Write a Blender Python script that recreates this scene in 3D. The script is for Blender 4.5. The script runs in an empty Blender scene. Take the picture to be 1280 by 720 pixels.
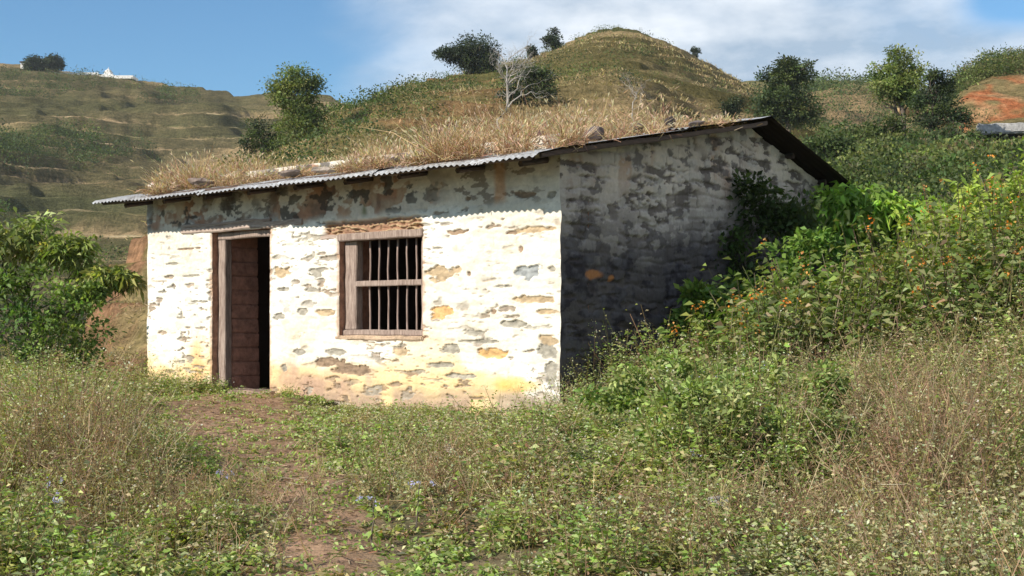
import bpy, math, random
import numpy as np
from mathutils import Vector
rng = np.random.default_rng(11)
random.seed(5)
scene = bpy.context.scene
col = scene.collection
R = math.radians

# ------------------------------------------------------------------ frame of reference
F_PX, HOR, EYE = 1700.0, 415.0, 0.72          # focal length in px, horizon row, eye height above house floor
def pt(px, py, d):
    return np.array([(px-640)/F_PX*d, d, EYE+(HOR-py)/F_PX*d])
CX, CY = 0.454, 12.9                           # near corner of the house
FX, FY = -0.758, 0.652                         # along the front wall (towards the door)
SX, SY = 0.652, 0.758                          # along the gable wall (away)
LEN, WID = 6.69, 5.25
def H(u, w, z):
    return np.stack([CX+u*FX+w*SX, CY+u*FY+w*SY, z+0*u], -1)
def uz(px, py):
    t = (px-640)/F_PX
    u = (CX-t*CY)/(-FX+FY*t)
    return u, EYE+(HOR-py)/F_PX*(CY+FY*u)
def to_house(x, y):
    dx, dy = x-CX, y-CY
    return dx*FX+dy*FY, dx*SX+dy*SY

# ------------------------------------------------------------------ noise
def _h(i, j, s):
    n = (i.astype(np.int64)*374761393 + j.astype(np.int64)*668265263 + s*1442695041) & 0xffffffff
    n = ((n ^ (n >> 13))*1274126177) & 0xffffffff
    n = ((n ^ (n >> 15))*2246822519) & 0xffffffff
    return ((n ^ (n >> 16)) & 0xffffff)/float(0xffffff)
def vn(x, y, s=0):
    x = np.asarray(x, float); y = np.asarray(y, float)
    i, j = np.floor(x), np.floor(y); a, b = x-i, y-j
    a = a*a*(3-2*a); b = b*b*(3-2*b)
    return (_h(i, j, s)*(1-a)+_h(i+1, j, s)*a)*(1-b)+(_h(i, j+1, s)*(1-a)+_h(i+1, j+1, s)*a)*b
def fbm(x, y, s=0, o=4):
    r, a, f, t = 0, 1., 1., 0
    for k in range(o):
        r = r+a*vn(x*f+13.7*k, y*f+7.1*k, s+k*17); t += a; a *= .5; f *= 2.03
    return r/t
def ss(a, b, x):
    t = np.clip((np.asarray(x, float)-a)/(b-a), 0, 1); return t*t*(3-2*t)
def mix(a, b, t):
    t = np.asarray(t)[..., None]; return np.asarray(a, float)*(1-t)+np.asarray(b, float)*t

# ------------------------------------------------------------------ materials
def new_mat(name):
    m = bpy.data.materials.new(name); m.use_nodes = True
    nt = m.node_tree; b = nt.nodes['Principled BSDF']
    return m, nt, b
def ramp(nt, stops):
    r = nt.nodes.new('ShaderNodeValToRGB'); e = r.color_ramp.elements
    while len(e) < len(stops): e.new(.5)
    for q, (p, c) in zip(e, stops):
        q.position = p; q.color = (*c, 1)
    return r
def noise(nt, scale, detail=6, rough=.6, vec=None):
    n = nt.nodes.new('ShaderNodeTexNoise'); n.inputs['Scale'].default_value = scale
    n.inputs['Detail'].default_value = detail; n.inputs['Roughness'].default_value = rough
    if vec is None:
        g = nt.nodes.new('ShaderNodeNewGeometry'); vec = g.outputs['Position']
    nt.links.new(vec, n.inputs['Vector'])
    return n
def mul(nt, a, b, fac=1.0, mode='MULTIPLY'):
    m = nt.nodes.new('ShaderNodeMix'); m.data_type = 'RGBA'; m.blend_type = mode
    m.inputs[0].default_value = fac
    for s, v in ((m.inputs[6], a), (m.inputs[7], b)):
        if hasattr(v, 'links'): nt.links.new(v, s)
        else: s.default_value = (*v, 1)
    return m.outputs[2]
def bump(nt, bsdf, h, strength, dist):
    b = nt.nodes.new('ShaderNodeBump'); b.inputs['Strength'].default_value = strength
    b.inputs['Distance'].default_value = dist
    nt.links.new(h, b.inputs['Height']); nt.links.new(b.outputs[0], bsdf.inputs['Normal'])
def tint_mat(name, nscale, lo=.7, hi=1.25, rough=.9, bscale=None, bstr=.5, bdist=.02, det=6):
    m, nt, b = new_mat(name)
    at = nt.nodes.new('ShaderNodeAttribute'); at.attribute_name = 'tint'
    n = noise(nt, nscale, det)
    r = ramp(nt, [(.3, (lo,)*3), (.7, (hi,)*3)]); nt.links.new(n.outputs[0], r.inputs[0])
    nt.links.new(mul(nt, at.outputs[0], r.outputs[0]), b.inputs['Base Color'])
    b.inputs['Roughness'].default_value = rough
    b.inputs['Specular IOR Level'].default_value = .2
    if bscale:
        n2 = noise(nt, bscale, 8, .65); bump(nt, b, n2.outputs[0], bstr, bdist)
    return m
def leaf_mat(name, trans=.3, rough=.6, spec=.3):
    m, nt, b = new_mat(name)
    at = nt.nodes.new('ShaderNodeAttribute'); at.attribute_name = 'tint'
    nt.links.new(at.outputs[0], b.inputs['Base Color'])
    b.inputs['Roughness'].default_value = rough; b.inputs['Specular IOR Level'].default_value = spec
    t = nt.nodes.new('ShaderNodeBsdfTranslucent')
    c = mul(nt, at.outputs[0], (1.15, 1.25, .5)); nt.links.new(c, t.inputs[0])
    mx = nt.nodes.new('ShaderNodeMixShader'); mx.inputs[0].default_value = trans
    nt.links.new(b.outputs[0], mx.inputs[1]); nt.links.new(t.outputs[0], mx.inputs[2])
    nt.links.new(mx.outputs[0], nt.nodes['Material Output'].inputs[0])
    return m
def wood_mat(name, c1, c2, sc=(3, 3, .4)):
    m, nt, b = new_mat(name)
    g = nt.nodes.new('ShaderNodeNewGeometry')
    mp = nt.nodes.new('ShaderNodeMapping'); mp.inputs['Scale'].default_value = sc
    nt.links.new(g.outputs['Position'], mp.inputs[0])
    n = noise(nt, 14, 8, .7, mp.outputs[0])
    r = ramp(nt, [(.3, c1), (.5, tuple((a+b_)/2 for a, b_ in zip(c1, c2))), (.68, c2)])
    nt.links.new(n.outputs[0], r.inputs[0]); nt.links.new(r.outputs[0], b.inputs['Base Color'])
    b.inputs['Roughness'].default_value = .85
    bump(nt, b, n.outputs[0], .6, .006)
    return m
M = {}
M['leaf'] = leaf_mat('leaf', .36)
M['straw'] = leaf_mat('straw', .35, .8, .15)
M['ground'] = tint_mat('soil', 9, .6, 1.35, .95, 30, .8, .03)
M['hill'] = None
M['wall'] = tint_mat('whitewashed_rubble', 22, .88, 1.08, .9, 45, .55, .012)
M['mud'] = tint_mat('mud_brick', 12, .6, 1.3, .95, 25, .7, .02)
M['rock'] = tint_mat('rock', 6, .6, 1.4, .9, 14, .8, .05)
M['wood'] = wood_mat('weathered_wood', (.12, .075, .058), (.40, .31, .26))
M['wood_h'] = wood_mat('weathered_lintel', (.22, .15, .12), (.52, .42, .36), (.5, .5, 6))
M['old_wood'] = wood_mat('dark_old_wood', (.035, .022, .018), (.12, .075, .055), (.5, .5, 4))
M['bark'] = wood_mat('bark', (.06, .045, .035), (.17, .13, .10))
M['deadwood'] = wood_mat('bleached_bark', (.2, .18, .16), (.46, .42, .38))
M['bar'] = wood_mat('bar_wood', (.16, .11, .09), (.38, .28, .24))
def roof_metal():
    m, nt, b = new_mat('galvanised_sheet')
    n = noise(nt, 3.2, 8, .7); n2 = noise(nt, 25, 6, .6)
    r = ramp(nt, [(.3, (.16, .13, .11)), (.42, (.42, .42, .42)), (.7, (.62, .63, .65))])
    nt.links.new(n.outputs[0], r.inputs[0])
    r2 = ramp(nt, [(.35, (.6, .55, .5)), (.6, (1, 1, 1))]); nt.links.new(n2.outputs[0], r2.inputs[0])
    nt.links.new(mul(nt, r.outputs[0], r2.outputs[0]), b.inputs['Base Color'])
    b.inputs['Roughness'].default_value = .5; b.inputs['Metallic'].default_value = .1
    g = nt.nodes.new('ShaderNodeNewGeometry')   # the underside is near black: a second, darker colour on the back faces
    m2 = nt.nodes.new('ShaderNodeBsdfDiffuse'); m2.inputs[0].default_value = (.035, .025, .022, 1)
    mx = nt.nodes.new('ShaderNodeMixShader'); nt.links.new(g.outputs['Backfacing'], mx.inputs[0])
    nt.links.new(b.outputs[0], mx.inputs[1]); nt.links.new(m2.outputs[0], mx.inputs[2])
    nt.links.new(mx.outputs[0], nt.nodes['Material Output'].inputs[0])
    return m
M['metal'] = roof_metal()
def white():
    m, nt, b = new_mat('lime_white'); n = noise(nt, 2, 6)
    r = ramp(nt, [(.3, (.45, .43, .40)), (.6, (.75, .74, .71))]); nt.links.new(n.outputs[0], r.inputs[0])
    nt.links.new(r.outputs[0], b.inputs['Base Color']); b.inputs['Roughness'].default_value = .9
    return m
M['white'] = white()
def hill_mat():
    m, nt, b = new_mat('terraced_hillside')
    at = nt.nodes.new('ShaderNodeAttribute'); at.attribute_name = 'tint'
    g = nt.nodes.new('ShaderNodeNewGeometry')
    mp = nt.nodes.new('ShaderNodeMapping'); mp.inputs['Scale'].default_value = (.35, .35, 2.2)
    nt.links.new(g.outputs['Position'], mp.inputs[0])
    n = noise(nt, .9, 10, .75, mp.outputs[0])
    r = ramp(nt, [(.34, (.65, .65, .6)), (.5, (1.1, 1.08, 1.05)), (.66, (1.55, 1.48, 1.4))]); nt.links.new(n.outputs[0], r.inputs[0])
    n2 = noise(nt, 2.6, 8, .7)
    r2 = ramp(nt, [(.4, (.6, .62, .55)), (.58, (1.2, 1.17, 1.12))]); nt.links.new(n2.outputs[0], r2.inputs[0])
    c = mul(nt, at.outputs[0], r.outputs[0]); c = mul(nt, c, r2.outputs[0], .8)
    nt.links.new(c, b.inputs['Base Color']); b.inputs['Roughness'].default_value = 1
    b.inputs['Specular IOR Level'].default_value = 0
    bump(nt, b, n2.outputs[0], .9, .8)
    return m
M['hill'] = hill_mat()

# ------------------------------------------------------------------ mesh helpers
def raw_mesh(name, V, Fq, tint=None, mats=(), midx=None, smooth=False):
    me = bpy.data.meshes.new(name)
    V = np.asarray(V, np.float32).reshape(-1, 3); Fq = np.asarray(Fq, np.int32)
    n, k = Fq.shape
    me.vertices.add(len(V)); me.vertices.foreach_set('co', V.ravel())
    me.loops.add(n*k); me.loops.foreach_set('vertex_index', Fq.ravel())
    me.polygons.add(n); me.polygons.foreach_set('loop_start', np.arange(0, n*k, k, dtype=np.int32))
    me.polygons.foreach_set('loop_total', np.full(n, k, np.int32))
    me.update(calc_edges=True)
    if tint is not None:
        a = me.attributes.new('tint', 'FLOAT_COLOR', 'POINT')
        t = np.ones((len(V), 4), np.float32); t[:, :3] = tint; a.data.foreach_set('color', t.ravel())
    for m in mats: me.materials.append(m)
    if midx is not None: me.polygons.foreach_set('material_index', np.asarray(midx, np.int32))
    if smooth: me.polygons.foreach_set('use_smooth', np.ones(n, bool))
    me.validate(); return me
def link(name, me, parent=None):
    o = bpy.data.objects.new(name, me); col.objects.link(o)
    if parent:
        o.parent = parent
        if parent.type == 'EMPTY' : o.matrix_parent_inverse = parent_inv(parent)
    return o
def parent_inv(p):
    from mathutils import Matrix
    return Matrix.Translation(-p.location)
def tag(o, label=None, cat=None, group=None, kind=None):
    if label: o['label'] = label
    if cat: o['category'] = cat
    if group: o['group'] = group
    if kind: o['kind'] = kind
    return o
def thing(name, label, cat, loc, group=None):
    o = bpy.data.objects.new(name, None); col.objects.link(o); o.location = loc
    o.empty_display_size = .2
    return tag(o, label, cat, group)

SUNH = np.array([-.82, -.57, .2])               # leaves turn a little towards the light
class Acc:                                     # quads with one tint each
    def __init__(s): s.V, s.T = [], []
    def quads(s, A, B, C, D, T):
        A = np.asarray(A); n = len(A)
        s.V.append(np.stack([A, B, C, D], 1).reshape(-1, 3))
        s.T.append(np.repeat(np.broadcast_to(T, (n, 3)), 4, 0))
    def leaves(s, P, D, L, Wd, T, up=None, droop=.15, fold=.12):
        n = len(P); D = D/np.linalg.norm(D, axis=1, keepdims=True)
        r = rng.normal(size=(n, 3)) if up is None else up*.62+rng.normal(size=(n, 3))*.7+SUNH*.45
        S = np.cross(D, r); S /= np.linalg.norm(S, axis=1, keepdims=True)+1e-9
        N = np.cross(S, D)
        L = np.broadcast_to(L, (n,))[:, None]; Wd = np.broadcast_to(Wd, (n,))[:, None]
        mid = P+D*L*.45
        tip = P+D*L-np.array([0, 0, 1])*L*droop
        s.quads(P, mid+S*Wd*.5+N*Wd*fold, tip, mid-S*Wd*.5+N*Wd*fold, T)
    def ribbons(s, A, B, w, T, w2=None):
        n = len(A); D = B-A
        S = np.cross(D, rng.normal(size=(n, 3))); S /= np.linalg.norm(S, axis=1, keepdims=True)+1e-9
        w = np.broadcast_to(w, (n,))[:, None]*.5; w2 = w*.4 if w2 is None else np.broadcast_to(w2, (n,))[:, None]*.5
        s.quads(A-S*w, A+S*w, B+S*w2, B-S*w2, T)
    def n(s): return sum(len(v) for v in s.V)//4
    def mesh(s, name, mat):
        V = np.concatenate(s.V); T = np.concatenate(s.T)
        return raw_mesh(name, V, np.arange(len(V)).reshape(-1, 4), T, [mat])
def rdir(n, zb=0.):
    d = rng.normal(size=(n, 3)); d /= np.linalg.norm(d, axis=1, keepdims=True); d[:, 2] += zb
    return d/np.linalg.norm(d, axis=1, keepdims=True)
def vary(c, n, amt=.25, hue=.08):
    k = np.exp(rng.normal(size=(n, 1))*amt); h = 1+rng.normal(size=(n, 3))*hue
    return np.clip(np.asarray(c)*k*h, .004, .95)
def palette(cols, wts, n, amt=.22, hue=.07):
    cols = np.asarray(cols, float); w = np.asarray(wts, float); w /= w.sum()
    return vary(cols[rng.choice(len(cols), n, p=w)], n, amt, hue)

class Tubes:
    def __init__(s): s.V, s.F, s.n = [], [], 0
    def tube(s, pts, rad, k=6):
        pts = np.asarray(pts, float); rad = np.broadcast_to(rad, (len(pts),))
        a = np.linspace(0, 2*np.pi, k, endpoint=False)
        for i, p in enumerate(pts):
            d = pts[min(i+1, len(pts)-1)]-pts[max(i-1, 0)]; d /= np.linalg.norm(d)+1e-9
            ref = np.array([0, 0, 1.]) if abs(d[2]) < .9 else np.array([1., 0, 0])
            x = np.cross(d, ref); x /= np.linalg.norm(x); y = np.cross(d, x)
            s.V.append(p+rad[i]*(np.cos(a)[:, None]*x+np.sin(a)[:, None]*y))
        for i in range(len(pts)-1):
            b = s.n+i*k
            for j in range(k):
                s.F.append((b+j, b+(j+1) % k, b+k+(j+1) % k, b+k+j))
        # caps as quads fans
        for b in (s.n, s.n+(len(pts)-1)*k):
            for j in range(1, k-1, 2):
                s.F.append((b, b+j, b+j+1, b+(j+2) % k if j+2 < k else b+j+1) if j+2 < k else (b, b+j, b+j+1, b))
        s.F = [f for f in s.F if len(set(f)) == 4]
        s.n += len(pts)*k
    def mesh(s, name, mat):
        return raw_mesh(name, np.concatenate(s.V), np.array(s.F), None, [mat], smooth=True)
def bend(a, b, r0, r1, n=5, wob=.08):
    a = np.asarray(a, float); b = np.asarray(b, float); L = np.linalg.norm(b-a)
    t = np.linspace(0, 1, n)[:, None]
    p = a+(b-a)*t+rng.normal(size=(n, 3))*wob*L*np.sin(t*np.pi)
    p[:, 2] += (np.sin(t[:, 0]*np.pi))*L*.06
    return p, np.linspace(r0, r1, n)

# boxes (bevelled, slightly irregular) ------------------------------------------------
def box_mesh(name, parts, mat, seg=6, wob=.004, bev=.008, tint=None):
    """parts: list of 8-corner frames (origin, ax, ay, az vectors) -> rough hewn bevelled members in one mesh"""
    import bmesh
    bm = bmesh.new()
    for (o, ax, ay, az) in parts:
        vs = [bm.verts.new(Vector(o)+Vector(ax)*i+Vector(ay)*j+Vector(az)*k) for i in (0, 1) for j in (0, 1) for k in (0, 1)]
        q = [(0, 1, 3, 2), (4, 6, 7, 5), (0, 4, 5, 1), (2, 3, 7, 6), (0, 2, 6, 4), (1, 5, 7, 3)]
        fs = [bm.faces.new([vs[i] for i in f]) for f in q]
        ed = list({e for f in fs for e in f.edges})
        L = max(e.calc_length() for e in ed)
        longe = [e for e in ed if e.calc_length() > .6*L]
        bmesh.ops.subdivide_edges(bm, edges=longe, cuts=seg, use_grid_fill=True)
    bmesh.ops.recalc_face_normals(bm, faces=bm.faces)
    sharp = [e for e in bm.edges if len(e.link_faces) == 2 and e.calc_face_angle(0) > .6]
    bmesh.ops.bevel(bm, geom=sharp, offset=bev, segments=2, affect='EDGES')
    for v in bm.verts:
        c = v.co*7
        v.co += Vector((vn(c.x, c.z, 3)-.5, vn(c.y, c.z, 4)-.5, vn(c.x, c.y, 5)-.5))*2*wob
    me = bpy.data.meshes.new(name); bm.to_mesh(me); bm.free(); me.materials.append(mat)
    if tint is not None:
        a = me.attributes.new('tint', 'FLOAT_COLOR', 'POINT')
        t = np.ones((len(me.vertices), 4), np.float32); t[:, :3] = tint; a.data.foreach_set('color', t.ravel())
    return me
FV, SV, ZV = np.array([FX, FY, 0]), np.array([SX, SY, 0]), np.array([0, 0, 1.])
def hb(u0, u1, w0, w1, z0, z1, z0b=None, dz=0):    # box in house axes; dz tilts along u
    o = H(np.array(u0), np.array(w0), np.array(z0))
    return (o, FV*(u1-u0)+ZV*dz, SV*(w1-w0), ZV*(z1-z0))

# ================================================================== TERRAIN
def ground_h(x, y):
    x = np.asarray(x, float); y = np.asarray(y, float)
    u, w = to_house(x, y)
    z = -.83+.069*np.clip(y, -8, 12)
    # bank on the gable side
    s = x-.7-.10*(y-12.9)
    sp = np.log1p(np.exp(np.clip(s*2.2, -20, 20)))/2.2
    z = z+.20*np.minimum(sp, 9+sp*.05)*ss(5, 15, y)
    # hill foot behind the house
    rise = np.clip(y-17.5, 0, 60)*.150
    z = z+rise*ss(-6, 0, x-.05*(y-17))
    # ground falls away to the left beyond the house
    z = z-np.clip(y-15.5, 0, 40)*.10*ss(-2.5, -7, x)-np.clip(-x-5, 0, 30)*.10*ss(8, 20, y)
    flat = ss(-1.3, -.25, u)*ss(LEN+1.2, LEN+.2, u)*ss(-1.4, -.4, w)*ss(WID+1.2, WID, w)
    flat = np.maximum(flat, 0)
    fr = ss(-1.4, -.1, w)*ss(.25, 0., w)*ss(0.0, .6, u)*ss(LEN+1, LEN, u)
    z = z*(1-fr)+0.0*fr
    z = z-.15*ss(4.0, 2.2, u)*ss(-2.0, .2, u)*ss(-5.0, -2.6, w)*ss(.3, .05, w)
    inside = (u > .05)*(u < LEN-.05)*(w > .05)*(w < WID-.05)
    z = np.where(inside, -.02, z)
    far = ss(80, 160, np.hypot(x, y))
    z = z*(1-far)+(-12)*far
    fld = 1-inside
    z = z+fld*((fbm(x*.9, y*.9, 3)-.5)*.28*ss(3, 20, np.hypot(x+3, y-14)+2)+(fbm(x*4, y*4, 9, 3)-.5)*.06)
    return z
PATH = np.array([(-.62, 5.2), (-.80, 6.2), (-1.05, 7.3), (-1.38, 8.3), (-1.65, 9.6), (-2.2, 11.2), (-2.75, 12.8), (-3.15, 15.3)])
PW = np.array([.12, .15, .18, .20, .28, .42, .62, .5])
def path_d(x, y):
    best = np.full(np.shape(x), 9.)
    for i in range(len(PATH)-1):
        a, b = PATH[i], PATH[i+1]; d = b-a
        t = np.clip(((x-a[0])*d[0]+(y-a[1])*d[1])/(d@d), 0, 1)
        dist = np.hypot(x-a[0]-t*d[0], y-a[1]-t*d[1])-(PW[i]*(1-t)+PW[i+1]*t)
        best = np.minimum(best, dist)
    return best+(fbm(x*2.3, y*2.3, 21)-.5)*.5

def build_ground():
    a = np.linspace(-1, 1, 420); xs = 1.0*np.sinh(a*8.2)*.55
    xs = np.sort(np.unique(np.concatenate([xs, np.linspace(-9, 9, 200)])))
    ys = np.concatenate([np.linspace(-300, -5, 12), np.linspace(-4, 4, 20), np.linspace(4.2, 19, 190), 19+np.sinh(np.linspace(.05, 6.6, 130))*4])
    X, Y = np.meshgrid(xs, ys); Z = ground_h(X, Y)
    n, m = X.shape
    idx = np.arange(n*m).reshape(n, m)
    Fq = np.stack([idx[:-1, :-1], idx[:-1, 1:], idx[1:, 1:], idx[1:, :-1]], -1).reshape(-1, 4)
    pd = path_d(X, Y)
    soil = mix((.26, .15, .09), (.40, .26, .165), fbm(X*3, Y*3, 5))
    base = mix((.11, .095, .045), (.21, .16, .09), ss(.35, .65, fbm(X*1.2, Y*1.2, 6)))
    far = mix((.10, .10, .045), (.19, .15, .08), ss(.4, .6, fbm(X*.1, Y*.1, 8)))
    c = base*(1-ss(18, 40, Y)[..., None])+far*ss(18, 40, Y)[..., None]
    c = c*(ss(-.05, .3, pd)[..., None])+soil*(1-ss(-.05, .3, pd)[..., None])
    u, w = to_house(X, Y)
    ins = ((u > 0)*(u < LEN)*(w > 0)*(w < WID))[..., None]
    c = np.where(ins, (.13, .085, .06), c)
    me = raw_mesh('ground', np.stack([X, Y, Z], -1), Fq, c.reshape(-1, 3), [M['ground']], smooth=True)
    tag(link('ground', me), kind='structure')
build_ground()

class Hill:
    def __init__(s, sil, base_z, terr, prof=.85, seed=0, noise_amp=1.0, back=.6):
        s.sil = np.array(sil, float)          # px, py, ridge distance, base distance
        s.bz, s.terr, s.prof, s.seed, s.na, s.back = base_z, terr, prof, seed, noise_amp, back
    def col(s, px):
        return [np.interp(px, s.sil[:, 0], s.sil[:, k]) for k in (1, 2, 3)]
    def at(s, px, v):
        """point on the hill in column px at fraction v from foot (0) to crest (1)"""
        py, dr, db = s.col(px)
        py = py+(fbm(px*.02, px*0+2, s.seed+40)-.5)*5
        d = db+(dr-db)*v
        zr = EYE+(HOR-py)/F_PX*dr
        zb = s.bz(px) if callable(s.bz) else s.bz
        g = np.where(v <= 1, np.abs(v)**s.prof, 1-(v-1)*s.back-(v-1)**2*s.back)
        z = zb+(zr-zb)*g
        x = (px-640)/F_PX*d; y = d
        amp = ss(0, .15, v)*(1-.88*ss(.72, .97, v)*ss(1.35, 1.03, v))
        z = z+(fbm(x*.045, y*.045, s.seed)-.5)*s.na*9*amp+0
        if s.terr:
            q = z/s.terr+(fbm(x*.02, y*.02, s.seed+7)-.5)*2.5; f = q-np.floor(q)
            z = z+s.terr*.85*(ss(.3, .7, f)-f)*ss(.02, .1, v)
            s.phase = f
        z = z+(fbm(x*.2, y*.2, s.seed+3)-.5)*s.na*(1.6 if not s.terr else .7)*(amp+.25)
        z = z+(fbm(x*.9, y*.9, s.seed+9, 3)-.5)*(.5 if not s.terr else .3)*s.na
        return x, y, z
    def build(s, name, p0, p1, colour, nu=420, nv=210, vmax=1.7):
        px = np.linspace(p0, p1, nu); v = np.concatenate([np.linspace(-.05, 1.02, nv), np.linspace(1.05, vmax, 30)])
        PX, V_ = np.meshgrid(px, v); V2 = np.maximum(V_, 0)
        X, Y, Z = s.at(PX, V2); Z = Z-ss(0, -.05, V_)*6
        idx = np.arange(X.size).reshape(X.shape)
        Fq = np.stack([idx[:-1, :-1], idx[:-1, 1:], idx[1:, 1:], idx[1:, :-1]], -1).reshape(-1, 4)
        c = colour(PX, V_, X, Y, Z)
        me = raw_mesh(name, np.stack([X, Y, Z], -1), Fq, c.reshape(-1, 3), [M['hill']], smooth=True)
        return tag(link(name, me), kind='structure')

DRY, OLIVE, GREEN, DARK, REDSOIL = (.46, .33, .20), (.29, .225, .12), (.16, .155, .07), (.06, .07, .035), (.36, .17, .10)
left_hill = Hill([(-700, 150, 330, 110), (-300, 60, 350, 120), (0, 80, 360, 120), (60, 88, 360, 120), (110, 93, 360, 120), (170, 99, 360, 120), (215, 107, 355, 120), (250, 113, 350, 120),
                  (300, 119, 340, 115), (345, 116, 330, 110), (400, 122, 320, 110), (450, 131, 310, 110), (520, 150, 300, 110), (640, 230, 280, 100), (800, 400, 250, 90)], -9, 3.0, .9, 1, 1.1)
cen_hill = Hill([(20, 500, 40, 24), (70, 455, 42, 24), (110, 400, 46, 24), (140, 340, 52, 25), (185, 290, 62, 26), (260, 240, 75, 28), (330, 205, 88, 28), (390, 172, 98, 30), (440, 143, 110, 32), (470, 126, 118, 34),
                 (500, 113, 125, 36), (540, 100, 135, 38), (600, 90, 150, 40), (650, 78, 165, 42), (690, 64, 178, 44), (715, 53, 188, 45), (745, 42, 198, 46), (772, 37, 205, 46),
                 (800, 42, 205, 46), (845, 63, 200, 46), (880, 79, 195, 46), (910, 97, 190, 45), (950, 119, 185, 45), (1000, 145, 180, 45), (1060, 185, 160, 45), (1120, 230, 140, 45), (1200, 330, 100, 45)],
                lambda px: np.interp(px, [20, 185, 400, 640, 1000, 1200], [-3, -2.2, 0, 2.5, 3.5, 3]), 1.6, .95, 50, .6)
back_hill = Hill([(780, 200, 240, 110), (860, 130, 260, 110), (920, 108, 280, 110), (970, 102, 290, 110), (1030, 101, 290, 110), (1070, 104, 285, 110), (1120, 118, 280, 105), (1200, 140, 270, 100), (1400, 190, 260, 100), (1700, 260, 260, 100)], 6, 3.0, .9, 90, .8)
knoll = Hill([(1090, 215, 84, 66), (1140, 190, 86, 66), (1175, 150, 88, 67), (1195, 118, 90, 69), (1215, 98, 92, 70), (1240, 84, 94, 70), (1280, 78, 96, 70), (1340, 66, 100, 70), (1450, 60, 105, 70), (1700, 90, 120, 72)],
             lambda px: np.interp(px, [1100, 1280, 1700], [8.2, 10.2, 12]), 0, .62, 130, .7)
def cmix(a, b, t): return a*(1-t[..., None])+np.asarray(b)*t[..., None]
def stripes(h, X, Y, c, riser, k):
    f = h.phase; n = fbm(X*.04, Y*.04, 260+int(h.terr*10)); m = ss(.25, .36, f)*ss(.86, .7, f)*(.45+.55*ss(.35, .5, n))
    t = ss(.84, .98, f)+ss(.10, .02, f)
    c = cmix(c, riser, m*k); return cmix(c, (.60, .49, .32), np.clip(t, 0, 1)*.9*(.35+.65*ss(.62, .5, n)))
def col_left(P, V, X, Y, Z):
    n = fbm(X*.022, Z*.22, 201, 6); n2 = fbm(X*.012, Y*.012, 202)
    c = mix(GREEN, OLIVE, ss(.35, .5, n)); c = cmix(c, DRY, ss(.34, .50, n)*.9)
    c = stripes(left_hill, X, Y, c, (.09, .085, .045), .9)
    return cmix(c, DARK, ss(.52, .65, n2)*.5)
def col_cen(P, V, X, Y, Z):
    n = fbm(X*.05, Z*.25, 211, 5); n2 = fbm(X*.03, Y*.02, 212)
    c = mix(OLIVE, DRY, ss(.33, .55, n))
    c = cmix(c, (.42, .32, .18), ss(.48, .68, n)*.85)
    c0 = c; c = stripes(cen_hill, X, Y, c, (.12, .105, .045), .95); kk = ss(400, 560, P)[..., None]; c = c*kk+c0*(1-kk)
    g = ss(720, 560, P)*.55+ss(.5, .62, n2)*.5
    c = cmix(c, (.12, .13, .045), np.clip(g, 0, .75))
    red = ss(.60, .7, fbm(X*.12, Z*.5, 213))*ss(430, 500, P)*ss(700, 620, P)
    c = cmix(c, REDSOIL, red*.4)
    lo = ss(260, 190, P)
    c = cmix(c, mix((.36, .20, .125), (.34, .27, .14), ss(.4, .6, fbm(X*.4, Y*.4, 215))), lo*.85)
    return cmix(c, (.13, .15, .05), lo*ss(.56, .66, fbm(X*.7, Y*.7, 214))*.7)
def col_back(P, V, X, Y, Z):
    n = fbm(X*.04, Z*.15, 221, 5)
    c = mix(GREEN, OLIVE, ss(.35, .55, n)); return cmix(c, (.24, .17, .10), ss(.55, .7, n)*.7)
def col_knoll(P, V, X, Y, Z):
    n = fbm(X*.25, Z*.4, 231, 5)
    c = mix(OLIVE, (.2, .17, .08), n)
    r = ss(.58, .48, V+(n-.5)*.6)*ss(1165, 1200, P)*ss(.30, .38, fbm(X*.35, Z*.5, 233, 4))
    rc = mix((.46, .17, .08), (.44, .27, .15), ss(.4, .65, fbm(X*.8, Z*.9, 232)))
    return c*(1-r[..., None])+rc*r[..., None]
left_hill.build('far_hill', -700, 800, col_left, 520, 230)
cen_hill.build('terraced_hill', 20, 1200, col_cen, 640, 260)
back_hill.build('back_hill', 780, 1700, col_back, 260, 120)
knoll.build('red_cut_knoll', 1090, 1700, col_knoll, 260, 110)

# hillside scrub: uncountable, one object per hill ------------------------------------
def blob_leaves(acc, C, Rxy, Rz, nleaf, size, cols, wts, amt=.25, aspect=.7):
    """C: (n,3) bush centres. leaves in clumps through each bush's volume"""
    n = len(C); k = nleaf
    d = rdir(n*k, .25); r = (rng.random(n*k)**.45)[:, None]
    lump = .75+.5*vn(d[:, 0]*2+np.repeat(C[:, 0], k)*3, d[:, 1]*2+d[:, 2]*2+np.repeat(C[:, 1], k), 77)
    P = np.repeat(C, k, 0)+d*r*lump[:, None]*np.stack([np.repeat(Rxy, k), np.repeat(Rxy, k), np.repeat(Rz, k)], -1)
    s = np.repeat(size, k)*rng.uniform(.6, 1.4, n*k)
    base = np.repeat(palette(cols, wts, n, .18, .06), k, 0)
    T = vary(base, n*k, amt, .05)
    acc.leaves(P, d+rng.normal(size=(n*k, 3))*.6, s, s*aspect, T, up=None)
def scrub(hill, name, label, p0, p1, v0, v1, n, r0, r1, dens, cols, wts, k=44, ls=.28):
    px = rng.uniform(p0, p1, n*4); v = rng.uniform(v0, v1, n*4)**.8
    x, y, z = hill.at(px, v)
    keep = np.argsort(-(dens(px, v, x, y, z)+rng.random(n*4)*.45))[:n]
    x, y, z = x[keep], y[keep], z[keep]
    r = np.exp(rng.uniform(np.log(r0), np.log(r1), n)); acc = Acc()
    blob_leaves(acc, np.stack([x, y, z+r*.35], -1), r, r*rng.uniform(.6, .95, n), k, r*ls, cols, wts)
    tag(link(name, acc.mesh(name, M['leaf'])), label, 'scrub', kind='stuff')
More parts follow.
